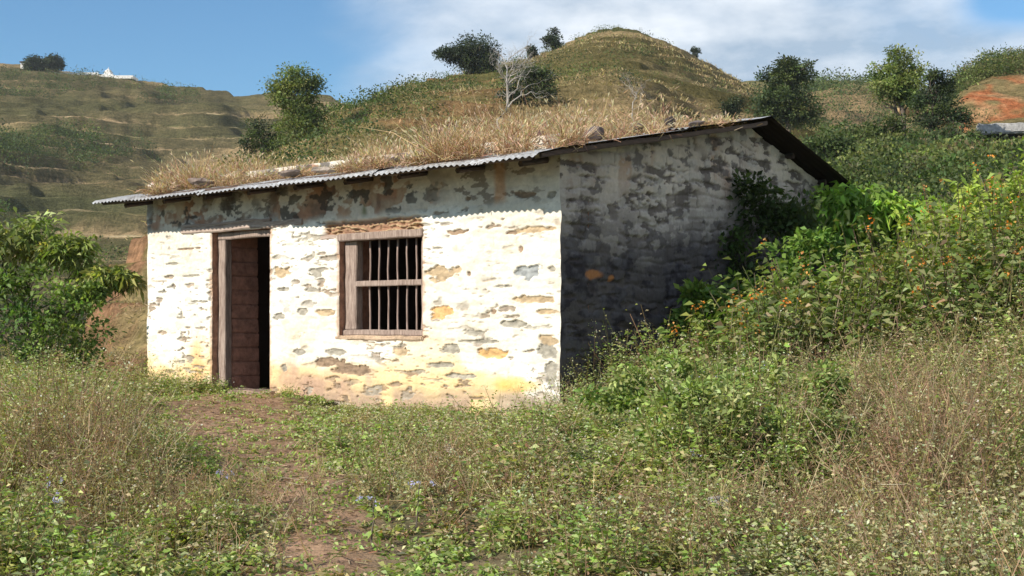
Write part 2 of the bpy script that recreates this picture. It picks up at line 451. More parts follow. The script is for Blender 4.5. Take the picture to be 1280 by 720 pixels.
G1, G2, G3, G4 = (.045, .068, .022), (.07, .10, .03), (.11, .135, .04), (.15, .14, .06)
scrub(left_hill, 'hillside_scrub', 'dark green scrub spread over the terraces of the far left hill', -300, 620, .02, .93, 3000, .7, 3.0,
      lambda p, v, x, y, z: fbm(x*.035, z*.09, 301)*1.5+.32*ss(.7, .1, v), [G1, G2, G3], [4, 4, 2], 95, .13)
scrub(cen_hill, 'hillside_scrub', 'low green bushes dotted over the central terraced hill', 150, 1150, .03, .93, 1500, .3, 1.25,
      lambda p, v, x, y, z: fbm(x*.05, y*.03, 302)*1.5+.25*ss(620, 480, p)-.5*ss(260, 200, p)+.3*ss(880, 980, p)-.10*ss(.5, .9, v)*ss(600, 700, p), [G1, G2, G3], [1.5, 4, 4], 80, .15)
scrub(back_hill, 'hillside_scrub', 'green scrub over the far slope between the two right hand trees', 820, 1500, .05, .98, 1500, 1.0, 3.2,
      lambda p, v, x, y, z: fbm(x*.03, y*.03, 303), [G1, G2, G3], [2, 5, 3], 90, .13)
scrub(knoll, 'hillside_scrub', 'bushes growing over the top of the red earth cutting', 1150, 1500, .12, 1.0, 1500, .4, 1.3,
      lambda p, v, x, y, z: fbm(x*.2, y*.2, 304)+.45*ss(.5, .8, v), [G1, G2, G3, G4], [1, 3, 4, 2], 110, .11)

# dry grass tufts on the central hill
def hill_grass():
    n = 38000; px = rng.uniform(120, 1020, n); v = rng.uniform(.02, 1, n)**.7
    x, y, z = cen_hill.at(px, v); d = y
    k = (fbm(x*.06, y*.06, 310) > .42)*(rng.random(n) < .25+.75*ss(180, 260, px)); x, y, z, d = x[k], y[k], z[k], d[k]; n = len(x)
    acc = Acc(); P = np.stack([x, y, z-.05], -1); hh = rng.uniform(.10, .32, n)*np.clip(y/120, .5, 1.1)
    for q in range(3):
        A = P+rng.normal(size=(n, 3))*[.25, .25, 0]
        B = A+np.stack([rng.normal(size=n)*.15, rng.normal(size=n)*.15, hh], -1)
        acc.ribbons(A, B, .0006*y+.012, palette([(.42, .32, .19), (.34, .26, .14), (.22, .19, .09)], [3, 4, 3], n), .0003*y)
    tag(link('hillside_grass', acc.mesh('hillside_grass', M['straw'])), 'dry straw coloured grass along the terraces of the central hill', 'grass', kind='stuff')
hill_grass()

# ================================================================== TREES
def tree(name, label, base, blobs, trunk_r, leaf, dens, cols, wts, group=None, cat='tree', trunk_mat='bark', clump=.28, aspect=.45, trunk_top=None, droop=.1, upb=.35, limbs=14):
    """blobs: list of (dx, dy, dz, rx, ry, rz) crown masses, metres from base"""
    base = np.asarray(base, float)
    t = thing(name, label, cat, base, group)
    tb = Tubes(); B = np.array([b for b in blobs], float)
    top = trunk_top if trunk_top is not None else B[:, 2].max()*.8
    cen = np.average(B[:, :2], axis=0, weights=B[:, 3])
    tp, tr = bend(base-[0, 0, .2], base+[cen[0]*.7, cen[1]*.7, top], trunk_r, trunk_r*.35, 7, .03)
    tb.tube(tp, tr, 8)
    acc = Acc(); allc = []
    for b in B:
        vol = b[3]*b[4]*b[5]
        nc = max(12, int(dens*(vol**.67)*19))
        d = rdir(nc, .15); r = rng.random(nc)**.4
        lump = .55+.75*vn(d[:, 0]*3.1+b[0], d[:, 1]*3.1+d[:, 2]*2.3+b[2], 91)
        cc = base+b[:3]+d*(r*lump)[:, None]*b[3:6]
        allc.append(cc)
        cs = clump*.72*min(b[3], b[5])**.5
        tone = vn(cc[:, 0]*1.1, cc[:, 2]*1.3, 55)
        k = 62
        off = rng.normal(size=(nc*k, 3))*cs*[1, 1, .65]
        P = np.repeat(cc, k, 0)+off
        bt = np.repeat(palette(cols, wts, nc, .16, .05)*(0.8+.45*tone[:, None]), k, 0)
        T = vary(bt, nc*k, .2, .05)
        L = leaf*rng.uniform(.6, 1.4, nc*k)
        dd = off/(np.linalg.norm(off, axis=1, keepdims=True)+1e-6)+rng.normal(size=off.shape)*.5; dd[:, 2] += upb*.3
        acc.leaves(P, dd, L, L*aspect, T, up=np.array([0, 0, upb*2]), droop=droop)
    allc = np.concatenate(allc)
    for i in rng.choice(len(allc), min(limbs, len(allc)), replace=False):
        j = rng.integers(2, 6); p, r = bend(tp[j], allc[i], tr[j]*.55, trunk_r*.07, 5, .06); tb.tube(p, r, 5)
        for q in range(2):
            i2 = np.argmin(np.linalg.norm(allc-allc[i], axis=1)+rng.random(len(allc))*.8)
            p2, r2 = bend(p[3], allc[i2], r[3]*.7, trunk_r*.04, 4, .06); tb.tube(p2, r2, 4)
    link('trunk' if cat == 'tree' else 'stem', tb.mesh('trunk', M[trunk_mat]), t)
    link('crown' if cat == 'tree' else 'foliage', acc.mesh('crown', M['leaf']), t)
    return t
def bare_tree(name, label, base, h, spread, r, mat='deadwood', n=9, lean=0, cat='tree'):
    base = np.asarray(base, float); t = thing(name, label, cat, base)
    tb = Tubes(); br = tb
    p, rr = bend(base-[0, 0, .2], base+[lean, 0, h*.75], r, r*.35, 7, .06); tb.tube(p, rr, 7)
    def grow(a, d, L, r0, dep):
        d = d/np.linalg.norm(d); e = a+d*L
        q, s = bend(a, e, r0, r0*.4, 5, .09); br.tube(q, s, 5)
        if dep > 0:
            for k in range(3):
                j = rng.integers(1, 5); nd = d+rng.normal(size=3)*.75; nd[2] += .25
                grow(q[j], nd, L*rng.uniform(.4, .7), s[j]*.7, dep-1)
    for k in range(n):
        j = rng.integers(2, 7); a = rng.uniform(0, 6.28)
        grow(p[j], np.array([math.cos(a)*spread, math.sin(a)*spread*.7, rng.uniform(.4, 1.)]), h*rng.uniform(.25, .45), rr[j]*.6, 3)
    link('trunk', tb.mesh('trunk', M[mat]), t)

def ground_spot(px, py, d0=18, d1=75):
    d = np.linspace(d0, d1, 600); x = (px-640)/F_PX*d; z = ground_h(x, d)
    i = np.argmin(np.abs(HOR-(z-EYE)/d*F_PX-py)); return np.array([x[i], d[i], z[i]])
def crown_px(b, d, items, dep=.8):
    """crown masses given as apparent outline (px): cx, cy, rx, ry around base b"""
    out = []
    for (x, y, rx, ry) in items:
        p = pt(x, y, d); k = d/F_PX
        out.append((p[0]-b[0], rng.uniform(-.2, .2)*rx*k, p[2]-b[2], rx*k*1.12, rx*k*dep, ry*k*1.12))
    return out
def hill_spot(hill, px, py):
    v = np.linspace(.02, 1, 400); x, y, z = hill.at(np.full(400, float(px)), v)
    sy = HOR-(z-EYE)/y*F_PX; i = np.argmin(np.abs(sy-py)); return np.array([x[i], y[i], z[i]])
def far_tree(hill, px, py, label, items, tr, leaf, dens, cols, wts, name='tree', **kw):
    b = hill_spot(hill, px, py); return tree(name, label, b, crown_px(b, b[1], items), tr, leaf, dens, cols, wts, **kw)
PINE = [(.09, .125, .038), (.14, .175, .05), (.20, .22, .07)]
DK = [(.025, .038, .02), (.04, .055, .026), (.06, .075, .03)]
b = hill_spot(cen_hill, 372, 192)
tree('broadleaf_tree', 'tall leafy tree with two stacked crowns on the slope left of the terraced hill', b,
     crown_px(b, b[1], [(370, 106, 27, 20), (352, 118, 14, 14), (392, 108, 13, 13), (378, 138, 22, 16), (374, 160, 26, 18), (392, 176, 10, 8)]), .2, .17, 2.6, PINE, [3, 4, 3], clump=.34)
b = hill_spot(cen_hill, 330, 190)
tree('shrub', 'dark rounded bush at the foot of the tall two crowned tree', b, crown_px(b, b[1], [(325, 165, 22, 18), (345, 180, 22, 14), (310, 182, 16, 10)]), .07, .14, 2.0, DK+[(.07, .1, .03)], [2, 3, 2, 3], cat='shrub', clump=.3)
b = hill_spot(cen_hill, 588, 96)
tree('broadleaf_tree', 'dark spreading tree on the left shoulder of the terraced hill against the sky', b,
     crown_px(b, b[1], [(590, 66, 24, 17), (570, 68, 16, 11), (608, 76, 14, 12), (552, 70, 11, 7), (592, 82, 20, 9)]), .22, .24, 1.5, DK, [4, 4, 2], clump=.42)
b = hill_spot(cen_hill, 655, 128)
tree('shrub', 'dark bushy thicket just right of the bleached dead tree', b, crown_px(b, b[1], [(655, 108, 20, 16), (640, 124, 14, 12), (675, 92, 13, 9), (680, 112, 14, 9)]), .1, .2, 1.5, DK+[G2], [2, 3, 2, 3], cat='shrub', clump=.4)
b = hill_spot(cen_hill, 622, 160)
bare_tree('dead_tree', 'bleached leafless dead tree rising above the grassy roof', b, 100/F_PX*b[1], .75, .009*b[1]/6.5, n=16, lean=.5)
b = hill_spot(cen_hill, 790, 165)
bare_tree('dead_tree', 'small pale leafless sapling leaning above the roof right of centre', b, 62/F_PX*b[1], .7, .05, n=8, lean=.25)
b = pt(241, 240, 36); b[2] = 3.2
bare_tree('dead_sapling', 'thin bare forked twig standing above the left end of the roof', pt(240, 250, 30), .95, .7, .022, n=4, lean=.05, cat='sapling')
far_tree(cen_hill, 690, 62, 'small round dark tree on the skyline just left of the hill summit', [(691, 46, 8, 8), (688, 53, 8, 6), (694, 57, 6, 4)], .1, .3, 1.2, DK, [4, 4, 2], name='skyline_tree', limbs=6)
far_tree(cen_hill, 664, 74, 'tiny shrub on the skyline beside the dead tree', [(664, 63, 5, 5), (665, 69, 5, 4)], .06, .25, 1.2, DK, [4, 4, 2], name='skyline_tree', limbs=4)
far_tree(cen_hill, 869, 78, 'tiny thin tree on the skyline of the right slope of the terraced hill', [(869, 63, 4, 5), (868, 71, 3, 5)], .06, .22, 1.2, DK, [4, 4, 2], name='skyline_tree', limbs=4)
b = hill_spot(cen_hill, 919, 150)
tree('shrub', 'dark grey green round bush just above the roof ridge', b, crown_px(b, b[1], [(919, 136, 17, 12), (910, 140, 10, 8)]), .08, .16, 2.0, DK, [4, 3, 1], cat='shrub')
tree('broadleaf_tree', 'flat topped spreading tree left of the tall round tree, beyond the ridge', (b := pt(985, 168, 88)),
     crown_px(b, 88, [(984, 84, 22, 9), (966, 93, 15, 7), (1000, 93, 16, 7), (985, 100, 24, 8), (980, 122, 34, 14), (995, 142, 30, 14), (962, 140, 18, 16)]), .2, .2, 1.9, [(.04, .06, .026), (.065, .09, .032), (.09, .12, .04)], [3, 4, 2], clump=.33)
tree('broadleaf_tree', 'tall round crowned yellow green tree on the right below the clouds', (b := pt(1130, 190, 66)),
     crown_px(b, 66, [(1124, 74, 17, 14), (1112, 92, 19, 12), (1138, 92, 20, 12), (1122, 108, 30, 12), (1128, 124, 26, 10)]), .17, .15, 3.0, [(.10, .14, .038), (.15, .19, .05), (.20, .23, .07)], [3, 4, 3], clump=.28)
tree('broadleaf_tree', 'thin open crowned dark tree leaning right beside the round crowned tree', (b := pt(1165, 195, 64)),
     crown_px(b, 64, [(1168, 96, 10, 7), (1182, 108, 9, 8), (1172, 116, 16, 7), (1150, 128, 18, 12), (1180, 134, 24, 14), (1165, 152, 34, 14), (1196, 148, 18, 10)]), .13, .15, 1.5, [(.03, .048, .02), (.05, .075, .027), (.075, .1, .032)], [3, 4, 2], clump=.26)
for (x, y, rx, ry, d, lab, cl) in [
        (1070, 176, 44, 20, 60, 'broad green bush below the flat topped tree', [G2, G3]),
        (1105, 160, 26, 16, 62, 'leafy green bush at the foot of the round crowned tree', [G2, G3]),
        (1150, 178, 34, 17, 56, 'dense dark bush under the leaning open crowned tree', [G1, G2]),
        (1195, 172, 30, 18, 60, 'grey green bush beside the pale roadside wall', [G1, G2, (.09, .09, .06)]),
        (1035, 178, 30, 20, 52, 'dark green bush beside the end of the roof ridge', [G1, G2]),
        (1160, 214, 48, 20, 34, 'dark olive round bush above the bright broad leaved thicket', [(.05, .06, .03), (.075, .08, .04)]),
        (1090, 216, 40, 18, 36, 'feathery green bush below the flat boulder', [G2, G3, (.13, .14, .06)]),
        (1240, 205, 44, 22, 38, 'light green bush at the right edge below the roadside wall', [G2, G3, (.15, .18, .05)]),
        (1205, 190, 30, 14, 46, 'green bush in front of the roadside wall end', [G2, G3]),
        (1265, 96, 26, 12, 90, 'flat green acacia like bush on top of the red cutting', [G2, G3]),
        (1222, 104, 18, 10, 88, 'small green bush at the left lip of the red cutting', [G1, G2])]:
    b = pt(x, y+ry, d); b[2] = min(b[2]-.1, float(ground_h(b[0], b[1]))) if x < 1215 or y > 150 else b[2]-.1
    tree('shrub', lab, b, crown_px(b, d, [(x, y, rx*.8, ry*.8), (x-rx*.5, y+ry*.3, rx*.5, ry*.6), (x+rx*.5, y+ry*.3, rx*.5, ry*.6)]), .05*d/40, .0022*d+.03, 1.8, cl, [1]*len(cl), cat='shrub', clump=.3)

# ================================================================== ROCKS
def rock(name, label, c, s, tint, cat='rock', seed=0, rot=0, group=None, sub=3, sharp=.35):
    import bmesh
    bm = bmesh.new(); bmesh.ops.create_icosphere(bm, subdivisions=sub, radius=1)
    rs = np.random.default_rng(seed+900); nn = rs.normal(size=(13, 3)); nn /= np.linalg.norm(nn, axis=1, keepdims=True); dd = rs.uniform(.42, .8, 13)
    for v in bm.verts:
        p = np.array(v.co)
        for n_, d_ in zip(nn, dd):
            k = p@n_
            if k > d_: p = p-n_*(k-d_)*.92
        p = p*(1+sharp*.5*(fbm(p[0]*2+seed, p[1]*2+p[2]*2, seed)-.5))
        v.co = Vector((p[0]*s[0], p[1]*s[1], p[2]*s[2]))
    me = bpy.data.meshes.new(name); bm.to_mesh(me); bm.free(); me.materials.append(M['rock'])
    a = me.attributes.new('tint', 'FLOAT_COLOR', 'POINT'); t = np.ones((len(me.vertices), 4), np.float32); t[:, :3] = tint
    a.data.foreach_set('color', t.ravel())
    o = link(name, me); o.location = c; o.rotation_euler = (0, 0, rot); tag(o, label, cat, group)
    return o
rock('boulder', 'flat pale boulder among the bushes right of the roof', ground_spot(1080, 197)+[0, 0, .55], (.8, .7, .42), (.24, .18, .14), seed=3, rot=.3)
0 and rock('boulder', 'small white rock in the bushes below the round crowned tree', pt(1087, 159, 58), (.4, .3, .2), (.5, .42, .34), seed=5)
rock('boulder', 'tiny pale rock on the slope above the roof end', ground_spot(1029, 166)+[0, 0, .35], (.5, .4, .3), (.45, .38, .3), seed=6)
rock('rock_outcrop', 'ochre yellow rock face behind the round crowned tree', pt(1136, 138, 72), (.9, .6, .6), (.42, .29, .16), cat='rock', seed=8, sharp=.9, sub=4)
0 and rock('rock_outcrop', 'small orange rock face left of the ochre rock face', pt(1112, 139, 72), (.5, .5, .4), (.42, .25, .14), seed=9, sharp=.9)
rock('rock_outcrop', 'lower ochre rock face behind the leaning open crowned tree', pt(1180, 150, 70), (.8, .6, .4), (.36, .26, .16), seed=10, sharp=.9, sub=4)
gx, gy = (565-640)/F_PX*9.3, 9.3
rock('stone', 'small pale flat stone lying in the weeds before the wall', (gx, gy, ground_h(gx, gy)+.10), (.085, .07, .05), (.42, .38, .33), seed=12)
gx, gy = (897-640)/F_PX*7.2, 7.2
rock('stone', 'flat grey stone half hidden in the foreground weeds', (gx, gy, ground_h(gx, gy)+.12), (.10, .08, .04), (.4, .38, .35), seed=13)

# ================================================================== far buildings on the left ridge, roadside wall
def ridge_building():
    d = 352
    b = pt(137, 97, d); t = thing('hilltop_shrine', 'tiny white domed shrine on a low terrace on the far left ridge', 'shrine', b)
    k = d/F_PX
    def bx(x0, x1, y0, y1, z0, z1): return (b+np.array([x0, y0, z0]), np.array([x1-x0, 0, 0]), np.array([0, y1-y0, 0]), np.array([0, 0, z1-z0]))
    link('plinth', box_mesh('plinth', [bx(-10*k, 32*k, -2, 3, -3*k, 1*k), bx(-8*k, 6*k, -1.2, 2, 1*k, 3.5*k)], M['white'], 2, .02, .03), t)
    link('wall', box_mesh('wall', [bx(-5.5*k, 2.5*k, -1, 1, 3.5*k, 7*k)], M['white'], 2, .02, .03), t)
    tb = Tubes(); c = b+np.array([-1.5*k, 0, 0]); zz = np.array([7, 8, 9.2, 10.2, 11.2, 13])*k; rr = np.array([4.6, 4.2, 3.0, 1.6, .6, .12])*k
    tb.tube([c+[0, 0, z] for z in zz], rr, 12); link('dome', tb.mesh('dome', M['white']), t)
    b2 = pt(36, 85, d); t2 = thing('hilltop_house', 'tiny pale flat roofed house at the left end of the far ridge', 'house', b2)
    b = b2
    link('wall', box_mesh('wall', [bx(-7*k, 5*k, -2, 2, -3*k, 5*k)], M['white'], 2, .02, .03), t2)
    link('roof', box_mesh('roof', [bx(-8*k, 6*k, -2.3, 2.3, 5.1*k, 6.3*k)], M['old_wood'], 2, .02, .03), t2)
    link('window', box_mesh('window', [bx(-4*k, -2.6*k, -2.06, -1.9, 1*k, 3*k)], M['old_wood'], 1, .0, .01), t2)
    b = pt(85, 92, d)
    w = link('ridge_wall', box_mesh('ridge_wall', [bx(-22*k, 38*k, -.4, .4, -2*k, 1.2*k)], M['white'], 8, .1, .03))
    tag(w, 'long low pale wall along the far ridge between house and shrine', 'wall')
    for (x, y, r, lab) in ((50, 83, 10, 'dark tree beside the tiny house on the far left ridge'), (73, 83, 10, 'dark tree between the tiny house and the white shrine')):
        bb = pt(x, y+7, d-4); tree('skyline_tree', lab, bb, crown_px(bb, d, [(x, y, r, r*.75), (x+5, y+3, r*.6, r*.5), (x-5, y+2, r*.6, r*.5)]), .3, .5, .8, DK, [4, 4, 1], clump=.5, limbs=8)
ridge_building()
def road():
    k = 66/F_PX; a = pt(1222, 167, 66); b = pt(1420, 167, 66)
    n = 14; parts = []
    parts.append((a, b-a, np.array([0, .4, 0]), np.array([0, 0, .52])))
    w = link('roadside_wall', box_mesh('roadside_wall', parts, M['rock'], 24, .09, .06, tint=(.36, .345, .33))); tag(w, 'low pale grey masonry wall along the road below the red cutting', 'wall')
    V = []; m = 20
    for i in range(m):
        x = a[0]+(b[0]+10-a[0])*i/(m-1); V += [(x, 66.42, a[2]+.1), (x, 70.5, a[2]+.15)]
    Fq = [(2*i, 2*i+2, 2*i+3, 2*i+1) for i in range(m-1)]
    tag(link('road', raw_mesh('road', V, Fq, np.full((len(V), 3), (.16, .15, .14)), [M['ground']])), kind='structure')
road()

# ================================================================== HOUSE
house = thing('stone_house', 'small abandoned whitewashed stone house with rusty corrugated iron roof', 'house', H(np.array(LEN/2), np.array(WID/2), np.array(0.)))
DOOR = (4.28, 5.36, 0.0, 1.92)      # wall opening u0,u1,z0,z1 (frame sits inside)
WIN = (1.82, 3.09, .68, 1.765)
THK = .45
def zr(w):                           # underside of the roof sheets
    w = np.asarray(w, float); return np.where(w <= 3.43, 2.44+.187*w, 2.44+.187*3.43-.30*(w-3.43))
def stones(a, z, seed, rowh=.135):
    """coursed rubble: returns (joint distance 0..1, stone id noise)"""
    zz = z+(fbm(a*.8, z*.8, seed)-.5)*.34+(vn(a*3.1, z*2, seed+8)-.5)*.05
    r = np.floor(zz/rowh); fz = zz/rowh-r
    wd = .22+.25*_h(r, r*0+3, seed)
    aa = a/wd+_h(r, r*0+7, seed)*5+(vn(a*5, r*3, seed+1)-.5)*.5
    c = np.floor(aa); fa = aa-c
    ex = np.minimum(fa, 1-fa)*wd; ez = np.minimum(fz, 1-fz)*rowh
    e = np.minimum(ex, ez)
    return ss(.0, .035, e+(fbm(a*20, z*20, seed+2, 2)-.5)*.02), _h(c, r, seed+5)
LIME, LIME2 = (.80, .775, .715), (.74, .63, .44)
def patch_field(U, Z, lst):
    out = np.zeros(U.shape); cc = np.zeros(U.shape+(3,))
    n = (fbm(U*13, Z*24, 61, 5)-.5)*2.5
    for (px, py, hw, hh, c) in lst:
        u0, z0 = uz(px, py); k = (CY+FY*u0)/F_PX
        m = ss(-.02, .14, 1-((U-u0)/(hw*k*1.25))**2-((Z-z0)/(hh*k*1.15))**2+n)
        m *= (np.abs(U-u0) < hw*k*2)*(np.abs(Z-z0) < hh*k*2)
        cc = np.where((m > out)[..., None], c, cc); out = np.maximum(out, m)
    return out, cc
TAN, GRY, BRN, ORG, SLT = (.44, .33, .21), (.33, .30, .25), (.27, .19, .13), (.62, .38, .17), (.30, .31, .31)
PATCH = [(573, 290, 14, 3, BRN), (669, 287, 24, 4, TAN), (640, 291, 8, 2, BRN), (555, 342, 24, 9, TAN), (662, 339, 18, 9, SLT), (629, 358, 10, 2, GRY), (667, 374, 28, 4, TAN), (684, 390, 14, 3, TAN), (644, 405, 18, 4, GRY),
         (551, 391, 15, 8, ORG), (591, 415, 14, 4, GRY), (564, 436, 14, 5, GRY), (618, 441, 20, 6, ORG), (687, 424, 13, 6, TAN), (600, 427, 28, 2, GRY), (503, 440, 10, 4, TAN), (551, 456, 16, 3, GRY), (549, 310, 10, 2, GRY),
         (352, 340, 15, 7, TAN), (395, 341, 12, 5, GRY), (407, 391, 14, 4, TAN), (380, 389, 8, 4, GRY), (349, 396, 10, 4, GRY), (389, 362, 10, 2.5, GRY), (355, 362, 9, 2.5, GRY), (249, 377, 14, 1.5, GRY), (355, 460, 5, 4, GRY),
         (652, 313, 3, 4, BRN), (587, 342, 2.5, 2.5, BRN), (618, 389, 4, 3, BRN), (690, 336, 5, 3, GRY), (228, 452, 6, 2, GRY), (235, 311, 22, 1.2, BRN), (215, 330, 12, 1.2, GRY), (240, 345, 14, 1.4, GRY), (375, 440, 10, 3, GRY), (420, 440, 14, 4, GRY),
         (683, 440, 12, 10, GRY), (690, 465, 8, 20, GRY), (655, 243, 16, 4, BRN), (585, 248, 5, 3, BRN), (690, 243, 6, 4, GRY), (412, 452, 20, 5, BRN), (440, 462, 26, 6, BRN), (575, 470, 20, 3, GRY), (205, 365, 8, 1.2, GRY), (440, 330, 0.1, .1, GRY)]
def front_wall():
    st = .0085
    us = np.arange(0, LEN+st/2, st); zs = np.arange(-.35, 2.60, st)
    U, Z = np.meshgrid(us, zs)
    jt, sid = stones(U, Z, 31)
    n1 = fbm(U*3, Z*3, 41, 5); n2 = fbm(U*9, Z*20, 42, 4); n3 = fbm(U*1.2, Z*1.2, 43, 4)
    pm, pc = patch_field(U, Z, PATCH)
    # random small losses of limewash along the joints
    rnd = ss(.665, .70, fbm(U*5, Z*17, 44, 5)+.10*(1-jt))
    rnd *= ss(.35, .6, fbm(U*1.5, Z*1.5, 45))
    disp = .012+.0055*jt*(0.3+sid)+.026*(n1-.5)+.010*(n2-.5)
    col_ = mix(LIME, (.64, .58, .48), ss(.42, .72, n3)*.7)
    col_ = cmix(col_, (.56, .50, .41), ss(.54, .66, fbm(U*6, Z*14, 57, 5))*.55)
    col_ = col_*(.93+.1*n2)[..., None]
    # yellow-ochre damp stain towards the base
    base_n = Z+.35*(fbm(U*1.6, Z*.6, 46)-.5)
    col_ = cmix(col_, (.74, .52, .24), ss(.95, .15, base_n)*ss(.3, .5, fbm(U*1.1, Z*2, 47))*.9)
    col_ = cmix(col_, (.38, .27, .20), ss(.25, .02, Z+.2*(n1-.5))*ss(.35, .6, n1+.1)*.9)
    u_, z_ = uz(248, 452); col_ = cmix(col_, (.74, .40, .16), ss(1, .1, np.hypot((U-u_)/.22, (Z-z_)/.36)+(n1-.5)*1.2)*.7)
    u_, z_ = uz(400, 478); col_ = cmix(col_, (.42, .27, .20), ss(1, .2, np.hypot((U-u_)/.75, (Z-z_)/.25)+(n1-.5)*1.6)*.85)
    u_, z_ = uz(648, 482); col_ = cmix(col_, (.74, .45, .12), ss(1, .3, np.hypot((U-u_)/.40, (Z-z_)/.09)+(n1-.5)*1.2)*.8)
    u_, z_ = uz(660, 505); col_ = cmix(col_, (.33, .26, .21), ss(1, .3, np.hypot((U-u_)/.5, (Z-z_)/.16)+(n1-.5)*1.3)*.8)
    u_, z_ = uz(462, 470); col_ = cmix(col_, (.46, .33, .25), ss(1, .1, np.hypot((U-u_)/.13, (Z-z_)/.4)+(n1-.5)*1.4)*.8)
    # bare, water stained masonry at the wall head
    hd = ss(1.92, 2.04, Z+.10*(n1-.5))
    lft = ss(.9, 2.3, U)
    stain = ss(.36, .56, fbm(U*1.7, Z*1.3, 48, 5)+.14*lft)
    c2 = mix((.42, .23, .15), (.20, .14, .11), ss(.35, .65, fbm(U*3, Z*3, 49)))
    c2 = cmix(c2, (.50, .38, .28), ss(.5, .65, fbm(U*4, Z*2.2, 50))*.75)
    c2 = cmix(c2, (.38, .37, .36), ss(.56, .68, fbm(U*3.1, Z*4, 51))*.8)
    c2 = cmix(c2, (.70, .64, .56), ss(.51, .57, fbm(U*5, Z*8, 60, 5))*.85)
    c2 = cmix(c2, (.07, .06, .055), ss(.56, .61, fbm(U*6, Z*9, 54, 5))*.85)
    up = mix((.76, .70, .62), (.56, .50, .43), n1)
    up = cmix(up, (.20, .16, .13), ss(.60, .63, fbm(U*6, Z*14, 64, 5))*.8)
    rs = ss(1, .2, np.abs(U-uz(625, 240)[0])/.09+(n1-.5))*.7
    up = cmix(up, (.55, .25, .10), rs)
    c2 = up*(1-(stain*(.25+.75*lft))[..., None])+c2*(stain*(.25+.75*lft))[..., None]
    u_, z_ = uz(457, 262); moss = ss(1, .2, np.hypot((U-u_)/.10, (Z-z_)/.28)+(n1-.5)*1.5)
    c2 = cmix(c2, (.10, .13, .03), moss*.8)
    col_ = col_*(1-hd[..., None])+c2*hd[..., None]
    dash = ss(.70, .76, fbm(U*9, Z*48, 55, 3))*ss(.40, .6, fbm(U*2, Z*2.5, 56))*(1-hd)
    ex = np.maximum(np.maximum(pm, rnd*.9*(1-hd)), dash*.75); pc = np.where((pm > .02)[..., None], pc, mix(GRY, BRN, sid))
    pc = pc*(.45+1.0*fbm(U*18, Z*40, 59, 4))[..., None]
    col_ = col_*(1-ex[..., None])+pc*ex[..., None]
    disp = disp-.022*ex+.010*ex*(fbm(U*16, Z*30, 58, 4)-.5)
    crack = ss(.75, .98, 1-np.minimum(jt*4, 1))*ss(.52, .72, fbm(U*2.2, Z*3, 53))*(.22)
    col_ = cmix(col_, (.36, .29, .22), crack*(1-ex))
    # broken rubble course over the window
    u0, z0 = uz(410, 290); u1, z1 = uz(527, 284)
    rb = ss(u1-.05, u1+.03, U)*ss(u0+.10, u0, U)*ss(WIN[3]+.0, WIN[3]+.02, Z)*ss(WIN[3]+.19, WIN[3]+.14, Z+.05*(n1-.5))
    chunk, cid = stones(U+.3*fbm(U*9, Z*9, 78), Z+.10*(fbm(U*5, Z*5, 79)-.5), 77, .048); chunk = chunk*ss(.3, .6, fbm(U*22, Z*30, 80, 3)+.12)
    disp = disp+rb*(-.035+.07*chunk*cid)
    cc = mix((.30, .18, .11), (.46, .34, .20), cid); cc = cmix(cc, (.30, .17, .11), ss(.4, .2, chunk)); 
    col_ = col_*(1-rb[..., None])+cc*rb[..., None]
    # flush at the openings, shared ragged quoin at the corner
    for (a, b_, c, d) in (DOOR, WIN):
        dd = np.hypot(np.maximum(np.maximum(a-U, U-b_), 0), np.maximum(np.maximum(c-Z, Z-d), 0))
        disp = disp*ss(-.01, .03, dd)+.0
        brk = ss(.06, .0, dd+(n2-.5)*.09)*ss(d+.01, d-.02, Z)
        col_ = cmix(col_, (.45, .27, .17), brk*.7)
    kq = ss(.14, 0, U); kl = ss(LEN-.10, LEN, U)
    ca, cb = quoin(Z)
    uu = U-kq*ca*1.0+kl*(.02+.03*(vn(Z*6, Z*0, 71)-.5)); ww = -disp*(1-kq)*(1-kl)-kq*cb
    P = H(uu, ww, Z)
    idx = np.arange(U.size).reshape(U.shape)
    Fq = np.stack([idx[:-1, :-1], idx[:-1, 1:], idx[1:, 1:], idx[1:, :-1]], -1).reshape(-1, 4)
    uc = (U[:-1, :-1]+st/2).ravel(); zc = (Z[:-1, :-1]+st/2).ravel()
    keep = np.ones(len(Fq), bool)
    for (a, b_, c, d) in (DOOR, WIN): keep &= ~((uc > a)*(uc < b_)*(zc > c)*(zc < d))
    keep &= zc < 2.60
    Fq = Fq[keep][:, ::-1]
    V = P.reshape(-1, 3); T = col_.reshape(-1, 3); mi = np.zeros(len(Fq), int)
    # reveals, inner face
    V2, F2 = [], []
    def q(*p):
        b0 = len(V)+len(V2); V2.extend(p); F2.append((b0, b0+1, b0+2, b0+3))
    hp = lambda u, w, z: H(np.array(float(u)), np.array(float(w)), np.array(float(z)))
    for (a, b_, c, d) in (DOOR, WIN):
        ns = 14; rz = np.linspace(c, d, ns+1); rw = np.linspace(0, THK, 6)
        for uu_, sg in ((a, 1), (b_, -1)):
            off = lambda w, z: .02*sg*(vn(w*9, z*7+uu_, 73)-.3)*(0 if w == 0 else 1)
            for i in range(ns):
                for j in range(5):
                    q(hp(uu_+off(rw[j], rz[i]), rw[j], rz[i]), hp(uu_+off(rw[j+1], rz[i]), rw[j+1], rz[i]), hp(uu_+off(rw[j+1], rz[i+1]), rw[j+1], rz[i+1]), hp(uu_+off(rw[j], rz[i+1]), rw[j], rz[i+1]))
        for zz in (c, d): q(hp(a, 0, zz), hp(b_, 0, zz), hp(b_, THK, zz), hp(a, THK, zz))
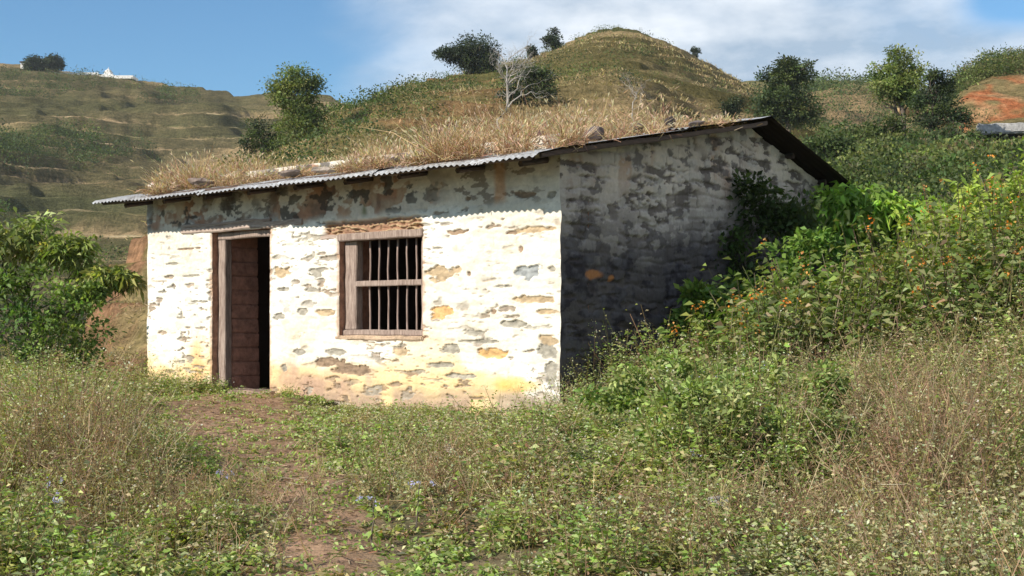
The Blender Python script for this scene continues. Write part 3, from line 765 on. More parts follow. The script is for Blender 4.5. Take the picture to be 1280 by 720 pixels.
    for (a, b_, c, d) in ((0, WIN[0], 0, 2.6), (WIN[1], DOOR[0], 0, 2.6), (DOOR[1], LEN, 0, 2.6), (WIN[0], WIN[1], 0, WIN[2]), (WIN[0], WIN[1], WIN[3], 2.6), (DOOR[0], DOOR[1], DOOR[3], 2.6)):
        q(hp(a, THK, c), hp(b_, THK, c), hp(b_, THK, d), hp(a, THK, d))
    q(hp(0, .0, 2.6-st), hp(LEN, 0., 2.6-st), hp(LEN, THK, 2.6-st), hp(0, THK, 2.6-st))
    V = np.concatenate([V, np.array(V2)]); Fq = np.concatenate([Fq, np.array(F2)])
    mi = np.concatenate([mi, np.ones(len(F2), int)])
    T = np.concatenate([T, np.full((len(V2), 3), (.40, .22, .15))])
    link('front_wall', raw_mesh('front_wall', V, Fq, T, [M['wall'], M['mud']], mi), house)
def quoin(z):
    return .012+.03*(fbm(z*5, z*0+1, 72, 3)-.4), .012+.03*(fbm(z*5, z*0+9, 74, 3)-.4)
def gable_wall():
    st = .0105
    ws = np.arange(0, WID, st); tt = np.linspace(0, 1, 280)
    zb = -.5
    W, T_ = np.meshgrid(ws, tt); top = zr(W)-.02; Z = zb+(top-zb)*T_
    jt, sid = stones(W+7, Z, 131)
    n1 = fbm(W*3+5, Z*3, 141, 5); n2 = fbm(W*9, Z*20, 142, 4)
    disp = .012+.007*jt*(.3+sid)+.034*(n1-.5)+.012*(n2-.5)
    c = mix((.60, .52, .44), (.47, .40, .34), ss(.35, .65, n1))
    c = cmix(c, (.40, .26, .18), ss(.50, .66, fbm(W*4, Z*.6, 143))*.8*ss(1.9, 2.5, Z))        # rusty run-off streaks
    # mould and soot stain with the bushes' shade painted in, climbing from the foot
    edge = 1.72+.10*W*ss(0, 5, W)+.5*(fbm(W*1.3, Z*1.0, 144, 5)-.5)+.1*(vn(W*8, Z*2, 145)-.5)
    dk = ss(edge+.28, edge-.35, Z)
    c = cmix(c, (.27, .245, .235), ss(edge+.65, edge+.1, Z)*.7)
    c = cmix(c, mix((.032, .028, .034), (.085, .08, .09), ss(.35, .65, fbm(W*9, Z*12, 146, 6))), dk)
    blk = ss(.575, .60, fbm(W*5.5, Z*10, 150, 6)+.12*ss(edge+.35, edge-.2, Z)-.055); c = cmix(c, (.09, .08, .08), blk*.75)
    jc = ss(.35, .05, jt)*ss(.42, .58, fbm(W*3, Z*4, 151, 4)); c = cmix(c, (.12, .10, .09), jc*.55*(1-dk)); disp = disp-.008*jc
    ex = ss(.585, .605, fbm(W*6, Z*15, 147, 6)+.08*(1-jt))*ss(.35, .5, fbm(W*1.4, Z*1.4, 148))
    c = cmix(c, (.115, .095, .085), ex*.9*(1-dk*.6)); disp = disp-.02*ex
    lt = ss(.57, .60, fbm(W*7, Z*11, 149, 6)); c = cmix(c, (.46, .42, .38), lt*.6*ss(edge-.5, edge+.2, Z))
    for (w_, z_, a, b_) in ((.50, 1.28, .16, .055), (.80, 1.255, .06, .04)):
        m = ss(1.1, .5, np.hypot((W-w_)/a, (Z-z_)/b_)+(n2-.5)*.8); c = cmix(c, (.40, .17, .06), m*.85)
    kq = ss(.14, 0, W); ca, cb = quoin(Z)
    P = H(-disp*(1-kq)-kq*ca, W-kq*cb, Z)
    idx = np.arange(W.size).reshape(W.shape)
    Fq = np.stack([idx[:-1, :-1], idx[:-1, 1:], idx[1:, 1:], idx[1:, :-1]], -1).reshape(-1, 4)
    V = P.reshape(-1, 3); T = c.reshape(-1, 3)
    V2, F2 = [], []; n0 = len(V)
    wi = np.array([THK, 3.43, WID-THK])
    for i in range(2):
        a, b_ = wi[i], wi[i+1]; pts = [(a, 0), (b_, 0), (b_, zr(b_)-.02), (a, zr(a)-.02)]
        F2.append([n0+len(V2)+j for j in range(4)]); V2 += [H(np.array(THK), np.array(p[0]), np.array(float(p[1]))) for p in pts]
    V = np.concatenate([V, np.array(V2)]); Fq = np.concatenate([Fq, np.array(F2)])
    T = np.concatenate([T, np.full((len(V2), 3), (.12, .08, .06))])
    mi = np.r_[np.zeros(len(Fq)-2, int), 1, 1]
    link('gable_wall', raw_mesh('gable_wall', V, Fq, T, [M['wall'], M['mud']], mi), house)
front_wall(); gable_wall()
def plain_walls():
    # far gable and rear wall: plain thick rubble walls, roughened
    for nm, f in (('far_gable_wall', 0), ('rear_wall', 1)):
        a = np.linspace(0, WID if f == 0 else LEN-THK, 150); t = np.linspace(0, 1, 80); A, T_ = np.meshgrid(a, t)
        rows = []
        for side in (0, 1):
            top = (zr(A)-.02) if f == 0 else zr(WID)-.02+0*A
            Z = -.6+(top+.6)*T_
            d = (.03*stones(A+3, Z, 331)[0]+.03*(fbm(A*3, Z*3, 332)-.5))*(1-side)*ss(0, .15, A)
            if f == 0: P = H(LEN-.02+d-side*(THK-.02), A*1.0, Z) if side == 0 else H(LEN-THK+0*A, np.clip(A, THK, WID-THK), Z)
            else: P = H(A+.0, WID+d-side*THK-.0, Z) if side == 0 else H(np.clip(A, THK, LEN), WID-THK+0*A, Z)
            rows.append(P)
        V = np.concatenate([r.reshape(-1, 3) for r in rows]); idx = np.arange(A.size).reshape(A.shape)
        q = np.stack([idx[:-1, :-1], idx[:-1, 1:], idx[1:, 1:], idx[1:, :-1]], -1).reshape(-1, 4)
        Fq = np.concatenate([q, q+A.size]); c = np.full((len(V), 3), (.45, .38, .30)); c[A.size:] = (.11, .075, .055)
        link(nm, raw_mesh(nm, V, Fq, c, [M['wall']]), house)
plain_walls()

def door_frame():
    a, b_, c, d = DOOR; w0, w1 = .075, .175
    link_ = link('door_frame', box_mesh('door_frame', [hb(b_-.15, b_-.015, w0, w1, 0.04, d-.085), hb(a+.012, a+.09, w0, w1, 0.04, d-.085), hb(a+.02, b_-.02, w0-.01, w1, d-.085, d-.006, dz=.0)], M['wood'], 8, .006, .008), house)
    link('door_reveal', box_mesh('door_reveal', [hb(b_-.155+.004*i, b_-.01, w1+.003, .60, .02+i*.173, .02+i*.173+.170) for i in range(11)], M['mud'], 4, .008, .012, tint=(.40, .21, .15)), house)
    # threshold slab
    o = link('threshold', box_mesh('threshold', [hb(a-.12, b_+.10, -.16, .30, -.10, .045)], M['rock'], 6, .012, .02, tint=(.27, .19, .15)), house)
    u0, z0 = uz(229, 294); u1, z1 = uz(380, 286)
    link('lintel', box_mesh('lintel', [hb(u1, u0, -.035, .40, 1.925, 2.0), hb(u1+.55, u0-.02, -.050, .06, 2.003, 2.035)], M['wood_h'], 10, .012, .01), house)
door_frame()
def window_frame():
    a, b_, c, d = WIN; w0, w1 = .06, .16
    fr = link('window_frame', box_mesh('window_frame', [hb(b_-.20, b_-.02, w0, w1, c+.065, d-.05), hb(a+.004, a+.075, w0-.01, w1, c+.065, d-.05),
              hb(a-.02, b_+.02, w0-.085, w1, d-.052, d+.028), hb(a-.02, b_-.0, w0-.02, w1, c+.002, c+.063)], M['wood'], 8, .007, .008), house)
    zm = (c+d)/2+.02
    link('transom', box_mesh('transom', [hb(a+.07, b_-.19, w0-.005, w0+.06, zm-.03, zm+.03)], M['wood'], 6, .004, .006), fr)
    us = np.linspace(a+.075, b_-.20, 8)[1:-1]
    for i, u in enumerate(us):
        tb = Tubes(); j = random.uniform(-.006, .006)
        P = [H(np.array(u+j*math.sin(k*1.3+i)), np.array(w0+.075+.004*math.sin(k*2+i)), np.array(c+.05+(d-c-.09)*k/6)) for k in range(7)]
        tb.tube(P, .0125, 6); link('window_bar', tb.mesh('window_bar', M['bar']), fr)
    u0, z0 = uz(410, 300)
    link('window_lintel', box_mesh('window_lintel', [hb(b_+.015, b_+.30, -.018, .05, d-.03, d+.02), ], M['wood_h'], 4, .01, .008), house)
    link('window_sill', box_mesh('window_sill', [hb(a-.03, b_+.06, -.03, .06, c-.05, c)], M['rock'], 6, .014, .012, tint=(.50, .36, .25)), house)
window_frame()

# roof ---------------------------------------------------------------------------------
def sheet(name, u0, u1, w0, w1, lift, seed, curl=0.):
    rs = np.random.default_rng(seed)
    n = max(8, int((u1-u0)/.0095)); us = np.linspace(u0, u1, n); m = max(12, int(abs(w1-w0)/.12)); ws = np.concatenate([w0+np.sign(w1-w0)*np.array([0, .012, .025, .04, .055]), np.linspace(w0, w1, m)[1:]])
    U, W = np.meshgrid(us, ws)
    Z = zr(W)+.034+lift+.009*np.cos(U/.076*2*np.pi)
    e = ss(0, .5, np.abs(W-w0))
    Z = Z+(vn(U*1.3, W*1.1, seed)-.5)*.03*(1-e*.6)+curl*(1-ss(0, .35, np.abs(W-w0)))*((U-u0)/(u1-u0)-.5)
    Z = Z-.012*np.sin((U+.2)/7.2*np.pi)*1.5-(.019*ss(.06, 0, np.abs(W-w0))*(.6+.8*vn(U*2, U*0, 91))+.02*ss(.5, 0, np.abs(W-w0)) if w0 < 0 else 0)
    Wj = W+(1-e)*(vn(U*3, U*0, seed+3)-.5)*.02
    P = H(U, Wj, Z); idx = np.arange(U.size).reshape(U.shape)
    q = np.stack([idx[:-1, :-1], idx[:-1, 1:], idx[1:, 1:], idx[1:, :-1]], -1).reshape(-1, 4)
    if FX*SY-FY*SX < 0 and w1 > w0: q = q[:, ::-1]
    if w1 < w0 and FX*SY-FY*SX > 0: q = q[:, ::-1]
    return link(name, raw_mesh(name, P.reshape(-1, 3), q, None, [M['metal']], smooth=True), house)
U0, U1 = -.30, 7.0
EAVE = -.70
nsh = 10; du = (U1-U0)/nsh
for i in range(nsh):
    e = EAVE+random.uniform(-.035, .03)+.06*i/nsh
    sheet('roof_sheet', U0+i*du-(.07 if i else 0), U0+(i+1)*du, e, 1.9, .0035*(i % 2)+.002*(i % 3), 400+i, random.uniform(-.02, .02))
    sheet('roof_sheet', U0+i*du-(.07 if i else 0), U0+(i+1)*du, 1.75, 3.45, .016+.0035*(i % 2), 500+i)
    sheet('roof_sheet', U0+i*du-(.07 if i else 0), U0+(i+1)*du, 6.1+random.uniform(-.04, .04), 3.41, .012+.0035*(i % 2), 600+i)
# timbers under the sheets
def timbers():
    t = Tubes()
    for w in (-.52, .25, 1.3, 2.4, 3.36, 4.3, 5.1, 5.75):
        z = float(zr(w))-.012
        p = [H(np.array(u), np.array(w), np.array(z+.006*math.sin(u*3+w))) for u in np.linspace(U0+.2, U1-.12, 12)]
        t.tube(p, .034, 7)
    o = link('purlin', t.mesh('purlin', M['old_wood']), house); o.name = 'roof_purlins'
    t = Tubes()
    for i, u in enumerate(np.linspace(.15, LEN-.1, 9)):
        t.tube([H(np.array(u), np.array(w), zr(w)-.075) for w in (-.40, .6, 1.8, 3.40)], .032, 6)
        t.tube([H(np.array(u), np.array(w), zr(w)-.075) for w in (3.46, 4.4, 5.2, 5.8)], .032, 6)
    link('roof_rafters', t.mesh('roof_rafters', M['old_wood']), house)
    link('verge_board', box_mesh('verge_board', [
        (H(np.array(-.27), np.array(EAVE+.1), zr(EAVE+.1)-.035), SV*(3.40-EAVE-.1)+ZV*.187*(3.40-EAVE-.1), -FV*-.03, ZV*.05)], M['old_wood'], 12, .008, .006), house)
    # ridge capping
    V, Fq = [], []; us = np.linspace(U0, U1, 60)
    for u in us:
        for w in (3.22, 3.43, 3.66):
            V.append(H(np.array(u), np.array(w), zr(w)+.062+(.012 if w == 3.43 else 0)+.004*math.sin(u*9)))
    for i in range(len(us)-1):
        for j in range(2): Fq.append((3*i+j, 3*i+j+1, 3*i+4+j, 3*i+3+j))
    link('ridge_cap', raw_mesh('ridge_cap', V, Fq, None, [M['metal']], smooth=True), house)
timbers()

# things lying on the roof ------------------------------------------------------------
def on_roof(px, w):
    t = (px-640)/F_PX; # column px at roof depth w
    u = (CX+SX*w-t*(CY+SY*w))/(-FX+FY*t); return u
RS = [(248, -.35, (.22, .16, .07), (.26, .20, .17), 'dark stacked stone on the far left end of the roof'),
      (222, -.3, (.13, .10, .05), (.33, .2, .15), 'small reddish stone at the left end of the grass on the roof'),
      (365, -.30, (.24, .14, .05), (.22, .17, .14), 'long flat slab on the roof above the door lintel'),
      (405, -.25, (.22, .14, .045), (.30, .25, .21), 'paler flat slab on the roof between door and window'),
      (492, -.2, (.12, .10, .045), (.12, .08, .07), 'low dark stone on the roof edge above the window'),
      (610, .1, (.10, .09, .07), (.17, .10, .09), 'reddish stone in the roof grass right of the window'),
      (676, .5, (.15, .12, .10), (.15, .09, .085), 'dark red lump of stone on the roof above the near corner'),
      (742, .95, (.17, .13, .08), (.13, .10, .09), 'biggest dark block on the roof, above the gable wall'),
      (797, 1.5, (.08, .08, .07), (.14, .10, .09), 'small dark stone on the roof between the block and the ridge'),
      (837, 1.8, (.06, .07, .10), (.09, .07, .065), 'upright dark stone on the roof near the ridge'),
      (868, 2.2, (.15, .12, .05), (.16, .13, .12), 'flat stone on the roof nearest to the ridge'),
      (460, .0, (.06, .06, .08), (.14, .09, .08), 'small upright dark stone in the grass above the window')]
for i, (px, w, s, c, lab) in enumerate(RS):
    u = on_roof(px, w); rock('roof_stone', lab, H(np.array(u), np.array(w), zr(w)+.045+s[2]*.8), s, c, 'stone', 40+i, random.uniform(-.4, .4)+2.4, 'stones weighing down the roof sheets', sharp=1.1)
def roof_grass():
    n = 6500; u = rng.uniform(-.25, 6.75, n); w = -.50+rng.random(n)**1.5*3.9
    x = H(u, w, zr(w))
    px = 640+F_PX*x[:, 0]/x[:, 1]
    hgt = np.interp(px, [186, 200, 320, 335, 360, 430, 460, 560, 640, 740, 830, 900, 930], [0, .18, .20, .04, .06, .10, .18, .23, .24, .21, .18, .14, 0])
    dn = fbm(u*1.6, w*1.6, 701)
    keep = (rng.random(n) < ss(.38, .56, dn)+.10)*(hgt > .03)*(w < 3.2)
    for (sp, sw, s_, c_, l_) in RS:
        keep &= ~((np.abs(px-sp) < s_[0]*95+2)*(w < sw+.05))
    u, w, hgt = u[keep], w[keep], hgt[keep]; n = len(u); ac = Acc()
    base = H(u, w, zr(w)+.03); tuft0 = vn(u*8, w*8, 702)
    tall = hgt*(.25+2.0*vn(u*2.6, w*2.6, 703)**1.5)*(.7+.6*tuft0)
    tuft = vn(u*7, w*7, 702)
    cols = [(.46, .31, .21), (.38, .21, .15), (.58, .44, .30), (.26, .14, .10), (.22, .18, .08)]
    for q in range(7):
        d = rng.normal(size=(n, 3))*.55; d[:, 2] = 1; h_ = tall*rng.uniform(.4, 1.15, n)
        A = base+rng.normal(size=(n, 3))*[.04, .04, 0]; mid = A+d*h_[:, None]*.55
        d2 = d+rng.normal(size=(n, 3))*.35; B = mid+d2*h_[:, None]*.45; B[:, 2] -= h_*.08
        T = palette(cols, [4, 3, 3, 1.5, .6], n, .2)
        ac.ribbons(A, mid, .007, T, .005); ac.ribbons(mid, B, .006, T, .002)
        k = rng.random(n) < .35
        ac.leaves(B[k], d2[k], .07, .016, vary((.52, .41, .29), k.sum(), .15))
    # matted thatch of old litter at the foot of the grass
    m = 22000; i = rng.integers(0, n, m); A = base[i]+rng.normal(size=(m, 3))*[.10, .10, .02]+[0, 0, .02]
    D = rdir(m)*[1, 1, .5]; L = rng.uniform(.05, .16, m)
    ac.ribbons(A, A+D*L[:, None], .008, palette([(.34, .22, .15), (.24, .14, .10), (.45, .33, .22)], [3, 3, 2], m, .25), .005)
    tag(link('roof_grass', ac.mesh('roof_grass', M['straw'])), 'tall dry straw grass growing all along the roof', 'grass', kind='stuff')
roof_grass()
def roof_twigs():
    u = on_roof(545, .2); b = H(np.array(u), np.array(.2), zr(.2)+.05)
    t = Tubes(); p = b+np.array([0, 0, 0]); pts = [b, b+[-.02, 0, .18], b+[.04, 0, .30], b+[.16, 0, .38], b+[.17, 0, .44]]
    t.tube(pts, [.016, .014, .012, .010, .006], 5); t.tube([pts[1], b+[-.12, .02, .26], b+[-.16, .02, .36]], [.01, .007, .004], 5)
    t.tube([pts[3], b+[.20, 0, .35]], [.009, .006], 5)
    tag(link('crooked_branch', t.mesh('crooked_branch', M['old_wood'])), 'short crooked dark branch sticking out of the roof grass above the window', 'branch')
roof_twigs()

# ================================================================== VEGETATION AROUND THE HOUSE
def proj(x, y, z): return 640+F_PX*x/y, HOR-(z-EYE)/y*F_PX
def outside_house(x, y, m=.04):
    u, w = to_house(x, y); return ~((u > -m)*(u < LEN+m)*(w > -m)*(w < WID+m))
HERB = [(.24, .33, .075), (.33, .42, .12), (.42, .47, .21), (.16, .24, .055)]
FADE = [(.38, .34, .18), (.29, .25, .12), (.42, .37, .23)]
RUST = [(.28, .17, .11), (.35, .24, .15), (.20, .13, .085)]
PALE = [(.52, .54, .36), (.60, .58, .46)]
def zone_dry(x, y):       # where the herbs have gone brown
    px, py = proj(x, y, ground_h(x, y)+.25)
    n = fbm(x*1.1, y*1.1, 801, 4)
    a = ss(1, .3, np.hypot((px-1140)/170, (py-540)/85))*.75
    b = ss(1, .2, np.hypot((px-80)/130, (py-560)/70))*.65
    g_ = ss(1.1, .4, np.hypot((px-920)/170, (py-520)/85))*.5
    c = -g_+ss(1, .2, np.hypot((px-560)/130, (py-580)/60))*.30
    d = ss(1, .2, np.hypot((px-950)/200, (py-430)/30))*.35
    return np.clip(n*1.1-.33+a+b+c+d, 0, 1)
def herb_height(x, y):
    px, py = proj(x, y, ground_h(x, y)+.2)
    h = .13+.20*fbm(x*1.3, y*1.3, 811, 3)
    h = h+.30*ss(1, .2, np.hypot((px-930)/190, (py-540)/80))          # leafy mound before the gable
    h = h+.28*ss(1, .2, np.hypot((px-90)/190, (py-540)/80))
    h = h+.20*ss(1050, 1250, px)
    h = h*(.35+.65*ss(0, 1.1, path_d(x, y)))
    u, w = to_house(x, y); fr = (w > -1.6)*(w < 0)*(u > 0)
    h = h*(.35+1.25*ss(.25, .72, vn(x*1.9, y*1.9, 838)*.6+vn(x*4.4, y*4.4, 839)*.4))
    h = h*(1-.50*ss(-3.2, -2.0, w)*ss(.1, 0, w)*ss(4.2, 2.8, u)*ss(-.2, .3, u))
    h = np.where(fr, h*.85, h)
    h = h+.34*ss(-2.2, -.6, u)*ss(.15, -.2, u)*ss(-.6, .5, w)
    return h
def field():
    N = 30000
    y = 3.2+rng.random(N)**.85*16; hw = .44*y+.8
    x = rng.uniform(-1, 1, N)*hw
    wgt = rng.random(N); keep = wgt < np.clip(y/15., .25, 1)*1.0
    pd = path_d(x, y); keep &= (rng.random(N) < ss(-.05, .45, pd)*.93+.07)
    keep &= outside_house(x, y, .03)
    keep &= rng.random(N) < .45+.75*ss(.3, .55, fbm(x*1.7, y*1.7, 822))
    u, w = to_house(x, y); keep &= ~((w > 1.2)*(u > -.5))
    x, y = x[keep], y[keep]; n = len(x)
    z = ground_h(x, y); Hh = herb_height(x, y)*rng.uniform(.55, 1.25, n); dry = np.clip(zone_dry(x, y)*.8+.03, 0, 1)
    isdry = rng.random(n) < dry
    ac = Acc(); kind = vn(x*1.5+9, y*1.5, 835)*.65+vn(x*5, y*5, 836)*.35
    S = 3
    for s in range(S):
        dr = rng.normal(size=(n, 3))*[.42, .42, 0]; dr[:, 2] = 1
        h_ = Hh*rng.uniform(.6, 1.1, n); A = np.stack([x, y, z-.02], -1); B = A+dr*h_[:, None]
        sc = np.where(isdry[:, None], palette(RUST, [1, 1, 1], n), palette([(.17, .15, .06), (.24, .16, .09)], [1, 1], n))
        ac.ribbons(A, B, .0055, sc, .003)
        for q in range(17):
            t = (q+.6)/17+rng.normal(size=n)*.03; t = np.clip(t, .12, 1.02)
            k = rng.random(n) < np.where(isdry, .45, .92)
            P = (A+(B-A)*t[:, None])[k]; nn = len(P)
            a = rng.uniform(0, 6.28, nn); D = np.stack([np.cos(a), np.sin(a), rng.uniform(-.15, .55, nn)], -1)
            L = (.025+.032*rng.random(nn))*np.where(isdry[k], .75, 1.15)*(1.15-.45*t[k])*(.55+.75*kind[k])
            Tg = palette(HERB, [3, 4, 2.2, 2], nn, .22); Tf = palette(FADE, [3, 2, 1.4], nn, .2)
            fade = (rng.random(nn) < (dry[k]*.6+.10))[:, None]
            T = np.where(isdry[k][:, None], palette(RUST+FADE, [2, 2, 1, 2, 1, 1], nn), np.where(fade, Tf, Tg))
            kk = kind[k][:, None]; T = np.where((kk < .42)*(rng.random((nn, 1)) < .7), vary((.44, .43, .24), nn, .2, .06), T)
            rr = ss(.56, .7, vn(x[k]*2.7, y[k]*2.7, 837))[:, None]; T = T*(1-rr*[.0, .14, .12])
            P = P+D*rng.uniform(0, .05, nn)[:, None]
            ac.leaves(P, D, L, L*rng.uniform(.36, .56, nn), T, up=np.array([0, 0, 1.6]), droop=.2)
        # small pale flower heads / seed tufts
        k = rng.random(n) < .2
        for q in range(5):
            P = B[k]+rng.normal(size=(k.sum(), 3))*[.022, .022, .014]
            ac.leaves(P, rdir(len(P), .3), .016, .013, palette(PALE+[(.42, .42, .22)], [1, 1, 2], len(P), .12))
    tag(link('weeds', ac.mesh('weeds', M['leaf'])), 'green and browning waist high weeds covering the ground before the house', 'weeds', kind='stuff')
    return x, y, z, Hh
fx, fy, fz, fh = field()

def ground_litter():
    n = 60000; y = 4+rng.random(n)**.8*14.5; x = rng.uniform(-1, 1, n)*(.44*y+.6)
    k = outside_house(x, y)*((path_d(x, y) < .5)+(rng.random(n) < .35)); x, y = x[k], y[k]; n = len(x); z = ground_h(x, y)+.006
    ac = Acc(); A = np.stack([x, y, z], -1); D = rdir(n)*[1, 1, .18]; L = rng.uniform(.02, .09, n)
    ac.ribbons(A, A+D*L[:, None], .006, palette([(.36, .25, .16), (.26, .16, .10), (.45, .36, .24), (.15, .10, .07), (.13, .15, .05)], [3, 3, 2, 2, 1.6], n, .2), .004)
    # low creeping green on the path margins
    m = 16000; y = 5+rng.random(m)*11; x = rng.uniform(-1, 1, m)*(.44*y); pd = path_d(x, y)
    k = outside_house(x, y)*(pd < .6)*(rng.random(m) < .25+.75*ss(.4, .55, fbm(x*3, y*3, 841))*ss(-.4, .2, pd)); x, y = x[k], y[k]; m = len(x)
    P = np.stack([x, y, ground_h(x, y)+.012], -1)
    for q in range(5):
        ac.leaves(P+rng.normal(size=(m, 3))*[.03, .03, .006], rdir(m, .4), rng.uniform(.02, .045, m), .018, palette(HERB+FADE, [3, 3, 2, 2, 1, 1, 1], m), up=np.array([0, 0, 1.5]))
    tag(link('ground_litter', ac.mesh('ground_litter', M['straw'])), 'dry grass litter and creeping weeds on the dirt path', 'litter', kind='stuff')
ground_litter()

def tall_dry_stems():
    spots = [(1130, 560, 170, 70, 1500, .75), (95, 575, 120, 60, 900, .65), (840, 440, 120, 22, 420, .45), (560, 590, 150, 60, 450, .35), (1000, 660, 280, 50, 600, .35), (1240, 470, 70, 60, 500, .6), (250, 640, 160, 60, 350, .35)]
    ac = Acc()
    for (px, py, a, b_, n, hh) in spots:
        n = int(n*(.15 if px > 1000 else .22)); hh = hh*.68
        X = px+rng.normal(size=n)*a*.5; Y = py+rng.normal(size=n)*b_*.5
        d = np.clip(1.55/(.069+np.clip(Y+hh*60-HOR, 20, 400)/F_PX), 4.5, 14); x = (X-640)/F_PX*d; y = d
        k = outside_house(x, y, .1); x, y = x[k], y[k]; n = len(x); z = ground_h(x, y)
        A = np.stack([x, y, z], -1)
        for s in range(3):
            dr = rng.normal(size=(n, 3))*.38; dr[:, 2] = 1; h_ = hh*rng.uniform(.5, 1.2, n); M_ = A+dr*h_[:, None]*.6
            d2 = dr+rng.normal(size=(n, 3))*.45; B = M_+d2*h_[:, None]*.4
            T = palette([(.34, .23, .15), (.24, .15, .10), (.46, .38, .24), (.30, .27, .12)], [3, 3, 2, 2], n)
            ac.ribbons(A, M_, .006, T, .004); ac.ribbons(M_, B, .004, T, .0025)
            for q in range(9):
                t = rng.uniform(.2, 1, n); P = M_+(B-M_)*t[:, None] if q % 2 else A+(M_-A)*t[:, None]
                E = P+rdir(n, .5)*rng.uniform(.04, .15, n)[:, None]
                ac.ribbons(P, E, .0035, T, .002)
                ac.leaves(E, rdir(n), .016, .011, palette([(.40, .33, .20), (.28, .19, .12), (.30, .30, .13)], [2, 2, 1.5], n))
    tag(link('dry_stems', ac.mesh('dry_stems', M['straw'])), 'brown dried seeding stalks standing among the foreground weeds', 'dry grass', kind='stuff')
tall_dry_stems()

def thicket():
    """the bright broad leaved flowering thicket on the bank"""
    ac = Acc(); N = 2600
    y = 10.5+rng.random(N)*17; x = rng.uniform(.5, 1, N)*0+rng.uniform(0, 1, N)*(.46*y+1.5)
    u, w = to_house(x, y)
    ed = x-(.5+.86*(y-12.9)) if False else -u       # distance to the right of the gable plane
    den = ss(.55, 1.8, ed+.6*(fbm(x*.8, y*.8, 851)-.5)+ss(3.2, 5, w)*1.2)*ss(11., 13.5, y+.35*(x-3))
    k = (rng.random(N) < den)*outside_house(x, y, .35)*(ed > .3); x, y, ed = x[k], y[k], ed[k]; n = len(x)
    z = ground_h(x, y)
    Hh = (.6+.7*fbm(x*.8, y*.8, 852))*(.6+.85*ss(.5, 3.2, ed))*(1-.2*ss(18, 26, y))*ss(9.5, 14, y+.5)
    bright = ss(.2, .42, fbm(x*.7, y*.7, 853))*ss(12.3, 14.2, y)
    for s in range(6):
        a = rng.uniform(0, 6.28, n); sp = rng.uniform(.1, .65, n)
        D = np.stack([np.cos(a)*sp, np.sin(a)*sp, np.ones(n)], -1); h_ = Hh*rng.uniform(.6, 1.15, n)
        A = np.stack([x, y, z], -1)+rng.normal(size=(n, 3))*[.1, .1, 0]; B = A+D*h_[:, None]
        ac.ribbons(A, B, .014, palette([(.16, .14, .07), (.12, .09, .06)], [1, 1], n), .006)
        for q in range(20):
            t = np.clip(.25+.78*(q+rng.random(n))/20, 0, 1.03); P = A+(B-A)*t[:, None]
            b2 = rng.uniform(0, 6.28, n); LD = np.stack([np.cos(b2), np.sin(b2), rng.uniform(-.3, .5, n)], -1)
            P = P+LD*rng.uniform(.0, .10, n)[:, None]
            L = rng.uniform(.05, .135, n)*(1.1-.25*t)
            Tb = palette([(.24, .34, .05), (.33, .42, .075), (.42, .46, .11), (.15, .23, .04)], [3, 3, 1.5, 3], n)
            Td = palette([(.13, .18, .045), (.19, .24, .07), (.27, .28, .12), (.28, .21, .13)], [3, 3, 2, .8], n)
            T = Td*(1-bright[:, None])+Tb*bright[:, None]
            ac.leaves(P, LD, L, L*rng.uniform(.34, .52, n), T, up=np.array([0, 0, 1.5]), droop=.3)
        kf = rng.random(n) < .13
        for q in range(7):
            P = B[kf]+rng.normal(size=(kf.sum(), 3))*.022+[0, 0, .02]
            ac.leaves(P, rdir(len(P), .3), .028, .022, palette([(.75, .24, .03), (.70, .36, .10), (.55, .25, .10)], [3, 1, 1], len(P), .12))
    tag(link('thicket', ac.mesh('thicket', M['leaf'])), 'bright broad leaved thicket with orange flowers on the bank right of the house', 'undergrowth', kind='stuff')
thicket()
def midslope():
    ac = Acc(); N = 1500
    y = 24+rng.random(N)**1.1*46; x = rng.uniform(-.02, .46, N)*y
    k = rng.random(N) < .3+ss(.35, .55, fbm(x*.25, y*.2, 861)); x, y = x[k], y[k]; n = len(x)
    r = rng.uniform(.35, 1.15, n); C = np.stack([x, y, ground_h(x, y)+r*.35], -1)
    blob_leaves(ac, C, r, r*.7, 420, .035+.0022*y+0*r, [G1, G2, G3, (.17, .20, .06), (.16, .13, .07)], [2, 4, 4, 1.6, .8])
    tag(link('slope_scrub', ac.mesh('slope_scrub', M['leaf'])), 'mixed green scrub covering the slope behind the thicket up to the road', 'scrub', kind='stuff')
midslope()

# distinct plants ----------------------------------------------------------------------
LUSH = [(.10, .17, .03), (.16, .25, .045), (.22, .31, .06)]
def near_shrub(label, px, py, d, items, leaf, dens, cols, wts, name='shrub', stem=.02, **kw):
    b = pt(px, py, d); gz = float(ground_h(b[0], b[1])); b[2] = gz
    return tree(name, label, b, crown_px(b, d, items, kw.pop('dep', .7)), stem, leaf, dens, cols, wts, cat='shrub', **kw)
near_shrub('leggy green shrub spilling in front of the dark gable wall', 930, 430, 13.9, [(960, 370, 50, 34), (905, 395, 42, 20), (1000, 330, 44, 34), (860, 405, 22, 14), (985, 395, 50, 25), (870, 368, 12, 14)], .085, 3.0, LUSH, [3, 3, 2], clump=.2, limbs=18, aspect=.5)
near_shrub('dark leafy climber growing up the shaded gable wall', 925, 420, 15.2, [(925, 300, 40, 42), (948, 258, 26, 26), (895, 345, 44, 40), (970, 290, 36, 40), (940, 350, 55, 40), (868, 385, 34, 30), (1000, 275, 26, 30)], .075, 3.0, [(.04, .065, .02), (.06, .09, .025), (.08, .12, .03)], [3, 3, 2], name='climbing_shrub', clump=.2, limbs=18, aspect=.55, dep=.35)
